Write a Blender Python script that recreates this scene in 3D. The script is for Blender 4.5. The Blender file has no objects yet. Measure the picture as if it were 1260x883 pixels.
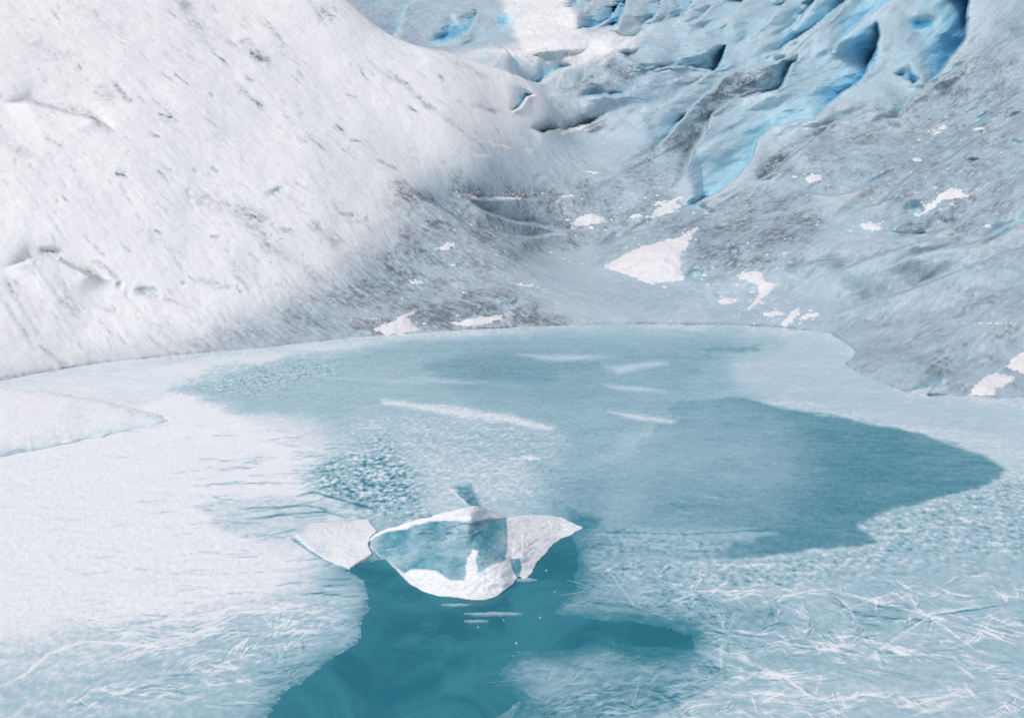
import bpy, math, random
import numpy as np
from mathutils import Vector
from mathutils.geometry import delaunay_2d_cdt

random.seed(7)
rng = np.random.default_rng(11)
scene = bpy.context.scene
COL = scene.collection

# ------------------------------------------------------------------ camera
W0, H0 = 1260.0, 883.0
FPX = 989.0
CAMH = 6.0
PITCH = math.atan((H0/2 - 150.0)/FPX)
CP, SP = math.cos(PITCH), math.sin(PITCH)
cam_data = bpy.data.cameras.new('camera')
cam = bpy.data.objects.new('camera', cam_data)
COL.objects.link(cam)
cam.location = (0, 0, CAMH)
cam.rotation_euler = (math.pi/2 - PITCH, 0, 0)
cam_data.sensor_width = 36.0
cam_data.lens = 36.0*FPX/W0
cam_data.clip_end = 2000
scene.camera = cam


def ray(px, py):
    """direction of the line of sight, scaled so that the y component is 1"""
    a = (np.asarray(px, float) - W0/2)/FPX
    b = (np.asarray(py, float) - H0/2)/FPX
    dy = CP - b*SP
    dz = -SP - b*CP
    return a/dy, dz/dy


def at_z(px, py, z=0.0):
    dx, dz = ray(px, py)
    Y = (np.asarray(z, float) - CAMH)/dz
    return dx*Y, Y, np.asarray(z, float) + 0*Y


def at_y(px, py, Y):
    dx, dz = ray(px, py)
    return dx*Y, np.asarray(Y, float), CAMH + dz*Y


def project(x, y, z):
    zz = z - CAMH
    d = np.maximum(y*CP - zz*SP, 0.05)
    up = y*SP + zz*CP
    return W0/2 + FPX*x/d, H0/2 - FPX*up/d


# ------------------------------------------------------------------ noise
PERM = rng.permutation(256)
PERM = np.concatenate([PERM, PERM]).astype(np.int32)
ANG = rng.random(256)*2*np.pi
GX, GY = np.cos(ANG).astype(np.float32), np.sin(ANG).astype(np.float32)


def pnoise(x, y, seed=0):
    x = np.asarray(x, np.float64) + seed*17.31
    y = np.asarray(y, np.float64) + seed*9.77
    xi = np.floor(x).astype(np.int32)
    yi = np.floor(y).astype(np.int32)
    xf = (x - xi).astype(np.float32)
    yf = (y - yi).astype(np.float32)
    u = xf*xf*xf*(xf*(xf*6-15)+10)
    v = yf*yf*yf*(yf*(yf*6-15)+10)
    X, Y = xi & 255, yi & 255
    X1, Y1 = (X+1) & 255, (Y+1) & 255

    def g(a, b, dx, dy):
        h = PERM[PERM[a]+b]
        return GX[h]*dx + GY[h]*dy
    n00, n10 = g(X, Y, xf, yf), g(X1, Y, xf-1, yf)
    n01, n11 = g(X, Y1, xf, yf-1), g(X1, Y1, xf-1, yf-1)
    a = n00 + u*(n10-n00)
    b = n01 + u*(n11-n01)
    return (a + v*(b-a))*1.5


def fbm(x, y, oct=4, seed=0, gain=0.5):
    s, a, n = 0.0, 1.0, 0.0
    for k in range(oct):
        s = s + a*pnoise(x*2.03**k, y*2.03**k, seed+k*3)
        n += a
        a *= gain
    return s/n


def ridged(x, y, oct=3, seed=0):
    s, a, n = 0.0, 1.0, 0.0
    for k in range(oct):
        s = s + a*(1-np.abs(pnoise(x*2.03**k, y*2.03**k, seed+k*3))*1.7)
        n += a
        a *= 0.5
    return s/n


def sstep(a, b, x):
    t = np.clip((x-a)/(b-a), 0, 1)
    return t*t*(3-2*t)


# ------------------------------------------------------------------ polygons and polylines
def poly_sd(u, v, pts):
    """signed distance to a polygon, positive inside"""
    p = np.asarray(pts, float)
    q = np.roll(p, -1, axis=0)
    d2 = np.full(u.shape, 1e18)
    ins = np.zeros(u.shape, bool)
    for (ax, ay), (bx, by) in zip(p, q):
        ex, ey = bx-ax, by-ay
        t = np.clip(((u-ax)*ex + (v-ay)*ey)/(ex*ex+ey*ey+1e-12), 0, 1)
        dx, dy = u-ax-t*ex, v-ay-t*ey
        d2 = np.minimum(d2, dx*dx+dy*dy)
        if ay != by:
            c = ((ay > v) != (by > v)) & (u < (bx-ax)*(v-ay)/(by-ay)+ax)
            ins ^= c
    d = np.sqrt(d2)
    return np.where(ins, d, -d)


def line_sd(u, v, pts):
    """signed distance to an open polyline and the 0..1 position along it; positive on the left of travel as seen in the picture"""
    p = np.asarray(pts, float)
    L = np.concatenate([[0], np.cumsum(np.hypot(*np.diff(p, axis=0).T))])
    best = np.full(u.shape, 1e18)
    sg = np.ones(u.shape)
    tt = np.zeros(u.shape)
    E = np.diff(p, axis=0)
    En = E/np.hypot(E[:, 0], E[:, 1])[:, None]
    for i in range(len(p)-1):
        ax, ay = p[i]
        ex, ey = p[i+1]-p[i]
        l2 = ex*ex+ey*ey+1e-12
        t = np.clip(((u-ax)*ex + (v-ay)*ey)/l2, 0, 1)
        dx, dy = u-ax-t*ex, v-ay-t*ey
        d2 = dx*dx+dy*dy
        m = d2 < best
        best = np.where(m, d2, best)
        cr = ex*(v-ay) - ey*(u-ax)          # > 0 : below / right of travel in the picture
        if i+1 < len(E):                    # at a bend the side is judged by the mean direction
            mx, my = En[i]+En[i+1]
            cr = np.where(t >= 1, mx*(v-p[i+1, 1]) - my*(u-p[i+1, 0]), cr)
        if i:
            mx, my = En[i]+En[i-1]
            cr = np.where(t <= 0, mx*(v-ay) - my*(u-ax), cr)
        sg = np.where(m, np.where(cr > 0, -1.0, 1.0), sg)
        tt = np.where(m, (L[i]+t*(L[i+1]-L[i]))/L[-1], tt)
    return np.sqrt(best)*sg, tt


# ------------------------------------------------------------------ mesh building
def mesh_obj(name, co, faces, mat=None, attrs=None, smooth=True, parent=None):
    """co (n,3); faces (m,3|4) int array"""
    faces = np.asarray(faces, np.int32)
    me = bpy.data.meshes.new(name)
    n, m, k = len(co), len(faces), faces.shape[1]
    me.vertices.add(n)
    me.vertices.foreach_set('co', np.asarray(co, np.float32).ravel())
    me.loops.add(m*k)
    me.loops.foreach_set('vertex_index', faces.ravel())
    me.polygons.add(m)
    me.polygons.foreach_set('loop_start', np.arange(0, m*k, k, dtype=np.int32))
    me.polygons.foreach_set('loop_total', np.full(m, k, np.int32))
    me.polygons.foreach_set('use_smooth', np.full(m, smooth))
    for an, av in (attrs or {}).items():
        av = np.asarray(av, np.float32)
        if av.ndim == 1:
            at = me.attributes.new(an, 'FLOAT', 'POINT')
            at.data.foreach_set('value', av)
        else:
            at = me.attributes.new(an, 'FLOAT_COLOR', 'POINT')
            at.data.foreach_set('color', av.ravel())
    me.update()
    me.validate()
    if mat:
        me.materials.append(mat)
    o = bpy.data.objects.new(name, me)
    COL.objects.link(o)
    if parent:
        o.parent = parent
    return o


def compact(co, faces, attrs):
    used = np.unique(faces)
    mp = np.full(len(co), -1, np.int64)
    mp[used] = np.arange(len(used))
    return co[used], mp[faces], {k: v[used] for k, v in attrs.items()}


def grid_faces(nr, nc):
    i = np.arange(nr*nc).reshape(nr, nc)
    return np.stack([i[:-1, :-1], i[:-1, 1:], i[1:, 1:], i[1:, :-1]], -1).reshape(-1, 4)


def tag(o, label=None, cat=None, group=None, kind=None):
    if label:
        o['label'] = label
    if cat:
        o['category'] = cat
    if group:
        o['group'] = group
    if kind:
        o['kind'] = kind
    return o


# ------------------------------------------------------------------ materials
class N:
    def __init__(self, name):
        self.m = bpy.data.materials.new(name)
        self.m.use_nodes = True
        self.t = self.m.node_tree
        self.t.nodes.clear()
        self.out = self.t.nodes.new('ShaderNodeOutputMaterial')
        self.b = self.t.nodes.new('ShaderNodeBsdfPrincipled')
        self.t.links.new(self.b.outputs[0], self.out.inputs[0])

    def node(self, ty, **kw):
        n = self.t.nodes.new(ty)
        for k, v in kw.items():
            setattr(n, k, v)
        return n

    def link(self, a, b):
        self.t.links.new(a, b)

    def put(self, s, v):
        if isinstance(v, bpy.types.NodeSocket):
            self.t.links.new(v, s)
        else:
            s.default_value = v

    def attr(self, name):
        return self.node('ShaderNodeAttribute', attribute_name=name)

    def mix(self, f, a, b, blend='MIX'):
        n = self.node('ShaderNodeMix', data_type='RGBA', blend_type=blend)
        self.put(n.inputs[0], f)
        self.put(n.inputs[6], a if isinstance(a, bpy.types.NodeSocket) else (*a, 1))
        self.put(n.inputs[7], b if isinstance(b, bpy.types.NodeSocket) else (*b, 1))
        return n.outputs[2]

    def math(self, op, a, b=0.0, clamp=False):
        n = self.node('ShaderNodeMath', operation=op, use_clamp=clamp)
        self.put(n.inputs[0], a)
        self.put(n.inputs[1], b)
        return n.outputs[0]

    def ramp(self, f, lo, hi):
        n = self.node('ShaderNodeMapRange', interpolation_type='SMOOTHSTEP')
        self.put(n.inputs[0], f)
        n.inputs[1].default_value = lo
        n.inputs[2].default_value = hi
        return n.outputs[0]

    def noise(self, vec, scale, detail=4, rough=0.55, dist=0.0):
        n = self.node('ShaderNodeTexNoise')
        self.put(n.inputs['Vector'], vec)
        n.inputs['Scale'].default_value = scale
        n.inputs['Detail'].default_value = detail
        n.inputs['Roughness'].default_value = rough
        n.inputs['Distortion'].default_value = dist
        return n.outputs[0]

    def mapping(self, rot, scale):
        tc = self.node('ShaderNodeNewGeometry')
        r = self.node('ShaderNodeVectorRotate', rotation_type='Z_AXIS')
        self.link(tc.outputs['Position'], r.inputs['Vector'])
        r.inputs['Angle'].default_value = rot
        s = self.node('ShaderNodeVectorMath', operation='MULTIPLY')
        self.link(r.outputs[0], s.inputs[0])
        s.inputs[1].default_value = scale
        return s.outputs[0]

    def bump(self, h, strength, dist, prev=None):
        n = self.node('ShaderNodeBump')
        self.put(n.inputs['Strength'], strength)
        n.inputs['Distance'].default_value = dist
        self.link(h, n.inputs['Height'])
        if prev is not None:
            self.link(prev, n.inputs['Normal'])
        return n.outputs[0]


def glacier_material(name):
    n = N(name)
    mk = n.attr('mask')
    sep = n.node('ShaderNodeSeparateColor')
    n.link(mk.outputs['Color'], sep.inputs[0])
    dirt, blue, snow = sep.outputs[0], sep.outputs[1], sep.outputs[2]  # masks include painted pit shade and crest highlights
    side = n.attr('side').outputs['Fac']
    pos = n.mapping(0, (1, 1, 1))
    # streaks that run down the slope: fall line of the left slope / of the right slope
    mL = n.mapping(math.radians(37), (0.16, 1.0, 0.6))
    mR = n.mapping(math.radians(-37), (0.16, 1.0, 0.6))
    mL2 = n.mapping(math.radians(37), (0.07, 1.0, 0.55))
    mR2 = n.mapping(math.radians(-37), (0.07, 1.0, 0.55))

    def both(scale, detail, rough=0.6, fine=False):
        a = n.noise(mL2 if fine else mL, scale, detail, rough)
        b = n.noise(mR2 if fine else mR, scale, detail, rough)
        mx = n.node('ShaderNodeMix', data_type='FLOAT')
        n.put(mx.inputs[0], side)
        n.put(mx.inputs[2], a)
        n.put(mx.inputs[3], b)
        return mx.outputs[0]
    st1 = both(8.0, 6, 0.72)
    st2 = both(10.0, 5, 0.7, True)
    big = n.noise(pos, 0.5, 5, 0.6)
    fine = n.noise(pos, 26.0, 4, 0.7)
    ice = n.mix(side, (0.47, 0.57, 0.62), (0.40, 0.54, 0.61))
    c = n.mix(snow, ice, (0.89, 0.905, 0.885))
    c = n.mix(n.math('MULTIPLY', n.ramp(big, 0.42, 0.68), n.math('SUBTRACT', 1.0, snow)), c, (0.47, 0.60, 0.665))
    bl = n.mix(n.ramp(blue, 0.35, 1.0), (0.43, 0.69, 0.785), (0.06, 0.38, 0.64))
    c = n.mix(n.ramp(blue, 0.02, 0.6), c, bl)
    # dirt: streaky, never fully even
    grit = n.noise(pos, 5.0, 7, 0.72)
    dn = n.math('ADD', n.math('MULTIPLY', n.ramp(grit, 0.44, 0.62), 0.65), n.math('ADD', n.math('MULTIPLY', n.ramp(st1, 0.40, 0.66), 0.32), n.math('MULTIPLY', n.ramp(st2, 0.44, 0.62), 0.36)))
    patchy = n.math('ADD', 0.35, n.math('MULTIPLY', n.ramp(n.noise(pos, 0.9, 4, 0.65), 0.38, 0.62), 0.9))
    df = n.math('MULTIPLY', n.math('MULTIPLY', n.math('MULTIPLY', dirt, 1.3), patchy), n.math('ADD', 0.12, dn), clamp=True)
    c = n.mix(df, c, (0.17, 0.205, 0.232))
    # thin pale veins of bubbly ice between the dirt lines
    c = n.mix(n.math('MULTIPLY', n.ramp(st2, 0.56, 0.40), n.math('MULTIPLY', n.ramp(st2, 0.46, 0.36), 0.35)), c, (0.74, 0.77, 0.79))
    # faint dust everywhere on the melting surface
    dust = n.math('MULTIPLY', n.ramp(n.math('MULTIPLY', st2, n.math('ADD', fine, 0.5)), 0.48, 0.72), 0.26)
    c = n.mix(dust, c, (0.42, 0.45, 0.47))
    n.link(c, n.b.inputs['Base Color'])
    n.put(n.b.inputs['Roughness'], n.math('ADD', 0.42, n.math('MULTIPLY', snow, 0.3)))
    n.put(n.b.inputs['Specular IOR Level'], 0.35)
    h = n.math('ADD', n.math('MULTIPLY', st1, 0.22), n.math('ADD', n.math('MULTIPLY', st2, 0.22), n.math('ADD', n.math('MULTIPLY', fine, 0.30), n.math('MULTIPLY', n.noise(pos, 7.0, 4, 0.6), 0.4))))
    n.link(n.bump(h, n.math('SUBTRACT', 0.5, n.math('MULTIPLY', snow, 0.38)), 0.07), n.b.inputs['Normal'])
    return n.m


def snow_material(name, base=(0.80, 0.81, 0.81), teal=False):
    n = N(name)
    pos = n.mapping(0, (1, 1, 1))
    f = n.noise(pos, 18, 5, 0.65)
    b = n.noise(pos, 2.2, 4, 0.6)
    c = n.mix(n.ramp(b, 0.5, 0.75), base, tuple(v*0.90 for v in base))
    c = n.mix(n.math('MULTIPLY', n.ramp(f, 0.55, 0.70), 0.42), c, (0.55, 0.55, 0.55))
    if teal:
        c = n.mix(n.attr('teal').outputs['Fac'], c, (0.42, 0.72, 0.76))
    n.link(c, n.b.inputs['Base Color'])
    n.put(n.b.inputs['Roughness'], 0.8)
    n.put(n.b.inputs['Specular IOR Level'], 0.2)
    n.link(n.bump(n.math('ADD', f, b), 0.2 if teal else 0.45, 0.05), n.b.inputs['Normal'])
    return n.m


def pond_ice_material(name):
    n = N(name)
    fr = n.attr('frost').outputs['Fac']
    pos = n.mapping(0, (1, 1, 1))
    fine = n.noise(pos, 30, 4, 0.7)
    med = n.noise(n.mapping(math.radians(12), (0.35, 1, 1)), 9, 5, 0.65)
    f2 = n.math('ADD', fr, n.math('MULTIPLY', n.math('SUBTRACT', n.math('ADD', n.math('MULTIPLY', fine, 0.5), n.math('MULTIPLY', med, 0.5)), 0.5), 0.45))
    thin = n.mix(n.ramp(f2, 0.0, 0.55), (0.036, 0.235, 0.297), (0.385, 0.58, 0.645))
    c = n.mix(n.ramp(f2, 0.45, 1.05), thin, (0.915, 0.94, 0.945))
    n.link(c, n.b.inputs['Base Color'])
    rg = n.node('ShaderNodeMapRange')
    n.put(rg.inputs[0], fr)
    rg.inputs[1].default_value = 0.25
    rg.inputs[2].default_value = 0.95
    rg.inputs[3].default_value = 0.05
    rg.inputs[4].default_value = 0.38
    n.link(rg.outputs[0], n.b.inputs['Roughness'])
    n.put(n.b.inputs['IOR'], 1.31)
    h = n.math('ADD', n.math('MULTIPLY', fine, 0.5), med)
    st = n.node('ShaderNodeMapRange')
    n.put(st.inputs[0], fr)
    st.inputs[1].default_value = 0.15
    st.inputs[2].default_value = 0.9
    st.inputs[3].default_value = 0.02
    st.inputs[4].default_value = 0.22
    n.link(n.bump(h, st.outputs[0], 0.03), n.b.inputs['Normal'])
    return n.m


def water_material(name):
    n = N(name)
    pos = n.mapping(0, (1, 1, 1))
    b = n.noise(pos, 0.9, 6, 0.65, 0.8)
    c = n.mix(n.ramp(b, 0.34, 0.66), (0.026, 0.180, 0.240), (0.055, 0.262, 0.325))
    n.link(c, n.b.inputs['Base Color'])
    n.put(n.b.inputs['Roughness'], 0.03)
    n.put(n.b.inputs['IOR'], 1.33)
    n.link(n.bump(n.noise(pos, 9, 4, 0.55), 0.22, 0.012), n.b.inputs['Normal'])
    return n.m


def berg_material(name):
    n = N(name)
    bl = n.attr('blue').outputs['Fac']
    pos = n.mapping(0, (1, 1, 1))
    f = n.noise(pos, 22, 5, 0.65)
    s = n.noise(n.mapping(0.5, (1, 1, 0.3)), 3.2, 5, 0.6, 0.6)
    ice = n.mix(n.ramp(s, 0.35, 0.68), (0.085, 0.31, 0.39), (0.22, 0.45, 0.53))
    wh = n.mix(n.ramp(f, 0.5, 0.72), (0.92, 0.935, 0.935), (0.74, 0.83, 0.85))
    c = n.mix(bl, wh, ice)
    n.link(c, n.b.inputs['Base Color'])
    rg = n.math('SUBTRACT', 0.65, n.math('MULTIPLY', bl, 0.45))
    n.link(rg, n.b.inputs['Roughness'])
    n.put(n.b.inputs['IOR'], 1.31)
    n.link(n.bump(n.math('ADD', f, n.math('MULTIPLY', s, 2.0)), n.math('SUBTRACT', 0.42, n.math('MULTIPLY', bl, 0.22)), 0.03), n.b.inputs['Normal'])
    return n.m


def plain(name, c, rough=0.5):
    n = N(name)
    pos = n.mapping(0, (1, 1, 1))
    f = n.noise(pos, 12, 3, 0.6)
    n.link(n.mix(f, tuple(v*0.8 for v in c), c), n.b.inputs['Base Color'])
    n.put(n.b.inputs['Roughness'], rough)
    return n.m


M_GLACIER = glacier_material('glacier_ice')
M_SNOW = snow_material('old_snow')
M_LEDGE = snow_material('ledge_snow', (0.92, 0.945, 0.945), True)
M_POND = pond_ice_material('pond_ice')
M_WATER = water_material('melt_water')
M_BERG = berg_material('berg_ice')
M_NEEDLE = plain('needle_frost', (0.66, 0.77, 0.81), 0.45)
M_NEEDLE2 = plain('needle_clear', (0.36, 0.58, 0.65), 0.3)
M_CHIP = plain('chip_ice', (0.80, 0.86, 0.88), 0.5)

# ------------------------------------------------------------------ pond outline (world)
SHORE_PX = [(-420, 590), (-200, 520), (-80, 490), (0, 470), (60, 459), (120, 448), (240, 436), (330, 428), (440, 416), (520, 410), (600, 405),
            (700, 401.5), (800, 400), (900, 401), (960, 404), (1015, 410), (1042, 424), (1050, 437), (1036, 449), (1060, 463), (1095, 478), (1125, 486), (1180, 489),
            (1260, 492), (1400, 505), (1650, 560)]
sx, sy, _ = at_z([p[0] for p in SHORE_PX], [p[1] for p in SHORE_PX])
POND = [(x, y) for x, y in zip(sx, sy)] + [(13.0, 6.5), (6, 4.6), (0, 4.2), (-6, 4.6), (-12, 6.5)]

# ------------------------------------------------------------------ base terrain through control points
CTRL = []          # world (x, y, z)


def cp(px, py, Y, dz=0.0):
    x, y, z = at_y(px, py, Y)
    CTRL.append((float(x), float(y), float(z)+dz))


def left_plane(x, y):
    return 0.70*((x+12.3)*-.38 + .92*(y-18.4))


# left slope
for px, py in [(0, 0), (0, 120), (0, 240), (0, 350), (150, 60), (150, 200), (150, 330), (300, 20), (300, 120), (300, 240), (300, 350), (-200, 0), (-200, 150), (-200, 300), (-400, 50), (-400, 250), (420, 90), (420, 200), (400, 300)]:
    dx, dz = ray(px, py)
    # CAMH + dz*Y = .7*(-.38*(dx*Y+12.3) + .92*(Y-18.4))
    Y = (CAMH + .7*(.38*12.3+.92*18.4))/(.7*(-.38*dx+.92) - dz)
    k = 1.0 + 0.05*max(0, (px-200)/240)
    cp(px, py, Y*k)
CREST = [(300, -90, 41), (380, -30, 40), (440, 12, 39), (488, 48, 38.5), (532, 61, 39), (573, 73, 39.5), (610, 88, 40), (658, 105, 41.5)]
for px, py, Y in CREST:
    cp(px, py, Y)
    cp(px, py, Y+2.2, -0.55)
    cp(px, py, Y+6, -1.6)
for px, py, Y in [(520, 120, 35.0), (600, 150, 36.3), (560, 180, 33.6), (500, 240, 30.0), (470, 330, 26.2), (560, 235, 32.2), (560, 260, 31.0), (620, 200, 35.4),
                  (600, 300, 29.2), (560, 360, 26.0), (640, 340, 27.0), (640, 250, 34.0), (640, 160, 38.0), (600, 385, 25.0),
                  # valley
                  (700, 385, 25.2), (700, 345, 27.8), (700, 305, 33.0), (660, 305, 32.2), (740, 345, 27.8), (700, 285, 34.0), (700, 242, 35.6), (700, 200, 38), (700, 160, 41.5), (700, 112, 46),
                  (760, 350, 27.2), (820, 370, 25.8), (780, 320, 28.8), (840, 300, 29.0), (800, 270, 33.5), (760, 220, 37), (860, 230, 35.5), (780, 170, 41), (860, 170, 39.5),
                  (880, 340, 27.0), (920, 370, 25.5), (900, 290, 29.5), (950, 250, 32), (940, 330, 26.8), (1000, 380, 24.5),
                  (900, 110, 45), (820, 110, 46), (760, 80, 50), (980, 60, 49), (900, 50, 53), (820, 60, 53),
                  (1000, 300, 27.5), (1000, 200, 34), (1000, 130, 40.5), (1060, 240, 30.5), (1060, 340, 24.5), (1060, 400, 22.2), (1120, 440, 19.5),
                  (1100, 100, 41), (1100, 30, 47), (1100, 180, 34.5), (1160, 270, 27), (1160, 350, 22.4), (1160, 430, 19.2), (1180, 130, 36), (1200, 40, 42), (1240, 460, 17.8),
                  (1260, 400, 19.2), (1260, 330, 21.8), (1260, 240, 26), (1260, 150, 31), (1260, 60, 37), (1260, -20, 42), (1180, -40, 49), (1080, -60, 56), (1400, 350, 20), (1400, 200, 26), (1400, 50, 34),
                  # far ice
                  (560, 62, 58), (600, 70, 52), (637, 85, 47.5), (500, 40, 63), (560, 30, 66), (470, 0, 74), (600, 0, 76), (540, -40, 88), (640, 50, 56), (640, 10, 68), (690, 60, 53),
                  (700, 20, 63), (720, 45, 55.5), (760, 45, 58), (760, 0, 74), (830, 20, 62), (850, 0, 70), (740, -50, 95), (900, 0, 63), (980, 0, 60), (1000, -60, 72), (880, -60, 85)]:
    cp(px, py, Y)
CTRL += [(-30, 20, 5.8), (-30, 10, 2.2), (-45, 30, 18), (-22, 48, 16), (-40, 62, 23), (-12, 110, 34), (20, 115, 38), (60, 110, 42), (-60, 110, 36),
         (30, 18, 7.5), (42, 30, 13), (48, 60, 22), (24, 8, 4), (0, 0, 4.3), (5, -3, 4.5), (-6, -3, 4.4), (0, -15, 6), (-25, -10, 6), (25, -12, 7), (-12, 2, 3.5), (13, 2, 3.6)]
CTRL = np.array(CTRL)


def mq(r2):
    return np.sqrt(r2 + 2.0)


def fit_rbf(P):
    X = P[:, :2]
    A = mq(((X[:, None]-X[None])**2).sum(-1))
    n = len(P)
    Q = np.concatenate([np.ones((n, 1)), X/50], 1)
    M = np.zeros((n+3, n+3))
    M[:n, :n] = A - 0.02*np.eye(n)
    M[:n, n:] = Q
    M[n:, :n] = Q.T
    b = np.concatenate([P[:, 2], np.zeros(3)])
    return np.linalg.solve(M, b), X


RBF_W, RBF_X = fit_rbf(CTRL)


def rbf(x, y):
    out = RBF_W[-3] + RBF_W[-2]*x/50 + RBF_W[-1]*y/50
    for w, (a, b) in zip(RBF_W[:-3], RBF_X):
        out = out + w*np.sqrt((x-a)**2 + (y-b)**2 + 2.0)
    return out


# polar grid round the viewpoint
AZ = np.radians(np.concatenate([np.linspace(-80, -37, 70)[:-1], np.linspace(-37, 37, 960), np.linspace(37, 115, 130)[1:]]))
RR = np.concatenate([np.linspace(0.4, 14, 50)[:-1], np.linspace(14, 23, 150)[:-1], np.linspace(23, 50, 800)[:-1], np.linspace(50, 115, 330)])
NR, NC = len(RR), len(AZ)
# coarse evaluation of the base, then bilinear
ia = np.unique(np.concatenate([np.arange(0, NC, 4), [NC-1]]))
ir = np.unique(np.concatenate([np.arange(0, NR, 4), [NR-1]]))
ca, cr_ = np.meshgrid(AZ[ia], RR[ir])
zc = rbf(cr_*np.sin(ca), cr_*np.cos(ca))
tmp = np.stack([np.interp(AZ, AZ[ia], row) for row in zc])
ZB = np.stack([np.interp(RR, RR[ir], tmp[:, j]) for j in range(NC)], 1)
A2, R2 = np.meshgrid(AZ, RR)
GXw, GYw = R2*np.sin(A2), R2*np.cos(A2)

# pond distance (world metres, positive outside)
PS = -poly_sd(GXw, GYw, POND)
PSw = PS + 0.10*fbm(GXw*1.3, GYw*1.3, 3, 5)*sstep(3.0, 0.5, np.abs(PS))
land = np.where(PSw > 0, 0.30*np.minimum(PSw, 3) + 0.10*np.sqrt(np.maximum(PSw, 0)+1e-6)*sstep(0, .3, PSw), np.maximum(PSw*0.6, -1.2))
k = sstep(0.3, 4.0, PSw)
ZB = np.where(PSw > 0, land*(1-k) + np.maximum(ZB, 0.1)*k, land)

# ------------------------------------------------------------------ relief, in picture coordinates of the base surface
U, V = project(GXw, GYw, ZB)
wob = 2.0
U1 = U + wob*fbm(GXw*0.7, GYw*0.7, 3, 21)
V1 = V + wob*fbm(GXw*0.7, GYw*0.7, 3, 31)
NEAR = (PSw > 0.05) & (GYw > 8)
VALLEY = np.ones_like(ZB)
DZ = np.zeros_like(ZB)                         # up
DR = np.zeros_like(ZB)                         # into the slope, along the line of sight (negative bulges out)
BLUE = np.zeros_like(ZB)
DIRT_SHADE = np.zeros_like(ZB)  # dirt, plus painted shade inside the snow slope holes
SNOW_HIGHLIGHT = np.zeros_like(ZB)  # snow, plus pale highlights painted on ridge crests
BACK = sstep(39.5, 43.0, GYw)                 # beyond the left crest


def box(u0, u1, v0, v1, pad):
    return np.where((U1 > u0-pad) & (U1 < u1+pad) & (V1 > v0-pad) & (V1 < v1+pad) & NEAR)


def crease(pts, D, w, Rg=0.3, w2=18, blue=0.5, dirt=0.0, edge=1.6, taper=(0.22, 0.22), far=None):
    """a trough on the upper-left side of the line that ends against a ridge on its lower-right side"""
    p = np.array(pts, float)
    ix = box(p[:, 0].min(), p[:, 0].max(), p[:, 1].min(), p[:, 1].max(), max(w*5.0, w2*3.2))
    if not len(ix[0]):
        return
    d, t = line_sd(U1[ix], V1[ix], pts)
    Lp = np.hypot(*np.diff(p, axis=0).T).sum()
    ad = np.abs(d)
    if p[:, 1].mean() < 250 and p[:, 0].mean() > 690:
        D = D*1.08                            # the icefall side is cut deeper
        Rg = Rg*1.2
    tp = sstep(0, taper[0]*Lp+1, np.hypot(U1[ix]-p[0, 0], V1[ix]-p[0, 1])-ad)*sstep(0, taper[1]*Lp+1, np.hypot(U1[ix]-p[-1, 0], V1[ix]-p[-1, 1])-ad)
    if far is not None:
        tp = tp*np.where((GYw[ix] > far) if far > 0 else (GYw[ix] < -far), 1, 0)
    pos = sstep(-edge, edge, d)
    tro = np.exp(-(np.maximum(d, 0)/w)**1.15)
    rid = np.exp(-(np.maximum(-d, 0)/w2)**1.3)*(1-sstep(2.2*w2, 3.1*w2, -d))
    broad = np.exp(-(np.maximum(d, 0)/(2.2*w))**1.5)*(1-sstep(3.0*w, 4.9*w, d))
    DR[ix] += tp*(1.45*D*tro*pos + 0.6*D*broad*pos - 1.9*Rg*rid*(1-pos*0.9))
    bl = blue*(0.68*np.exp(-(np.maximum(d, 0)/(w*0.9))**1.2) + 0.22*np.exp(-(np.maximum(d, 0)/(w*2.0))**1.6))*pos*tp  # blue ice in the trough, its wide fringe also painting relief shade
    BLUE[ix] = np.maximum(BLUE[ix], bl)
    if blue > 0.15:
        SNOW_HIGHLIGHT[ix] = np.maximum(SNOW_HIGHLIGHT[ix], 0.42*np.exp(-(np.maximum(-d, 0)/(w2*0.7))**1.3)*(1-pos)*tp)  # highlight painted along the ridge crest through the snow mask
    if dirt:
        dd = dirt*np.exp(-(np.maximum(d, 0)/(w*0.9)))*sstep(-4, 2, d)*tp
        DIRT_SHADE[ix] = np.maximum(DIRT_SHADE[ix], dd)


def pit(u, v, ru, rv, depth, blue=0.5, ang=0.0, dirt=0.0, far=None):
    ix = box(u, u, v, v, max(ru, rv)*2.4)
    if not len(ix[0]):
        return
    c, s = math.cos(math.radians(ang)), math.sin(math.radians(ang))
    du, dv = U1[ix]-u, V1[ix]-v
    a, b = (du*c+dv*s)/ru, (-du*s+dv*c)/rv
    q = np.sqrt(a*a+b*b)
    m = 1-sstep(0.15, 1.2, q + 0.25*fbm(U1[ix]*.09, V1[ix]*.12, 3, 97))
    if far is not None:
        m = m*np.where((GYw[ix] > far) if far > 0 else (GYw[ix] < -far), 1, 0)
    DR[ix] += (0.22 if far == -42 else 0.6)*depth*m
    BLUE[ix] = np.maximum(BLUE[ix], blue*m)
    DIRT_SHADE[ix] = np.maximum(DIRT_SHADE[ix], dirt*m)  # the dark tint in a pit stands for the shade inside


def dome(u, v, ru, rv, h, ang=0.0, far=None):
    ix = box(u, u, v, v, max(ru, rv)*1.3)
    if not len(ix[0]):
        return
    c, s = math.cos(math.radians(ang)), math.sin(math.radians(ang))
    du, dv = U1[ix]-u, V1[ix]-v
    a, b = (du*c+dv*s)/ru, (-du*s+dv*c)/rv
    m = np.maximum(1-(a*a+b*b), 0)**0.8
    if far is not None:
        m = m*np.where((GYw[ix] > far) if far > 0 else (GYw[ix] < -far), 1, 0)
    DR[ix] -= h*m


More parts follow.
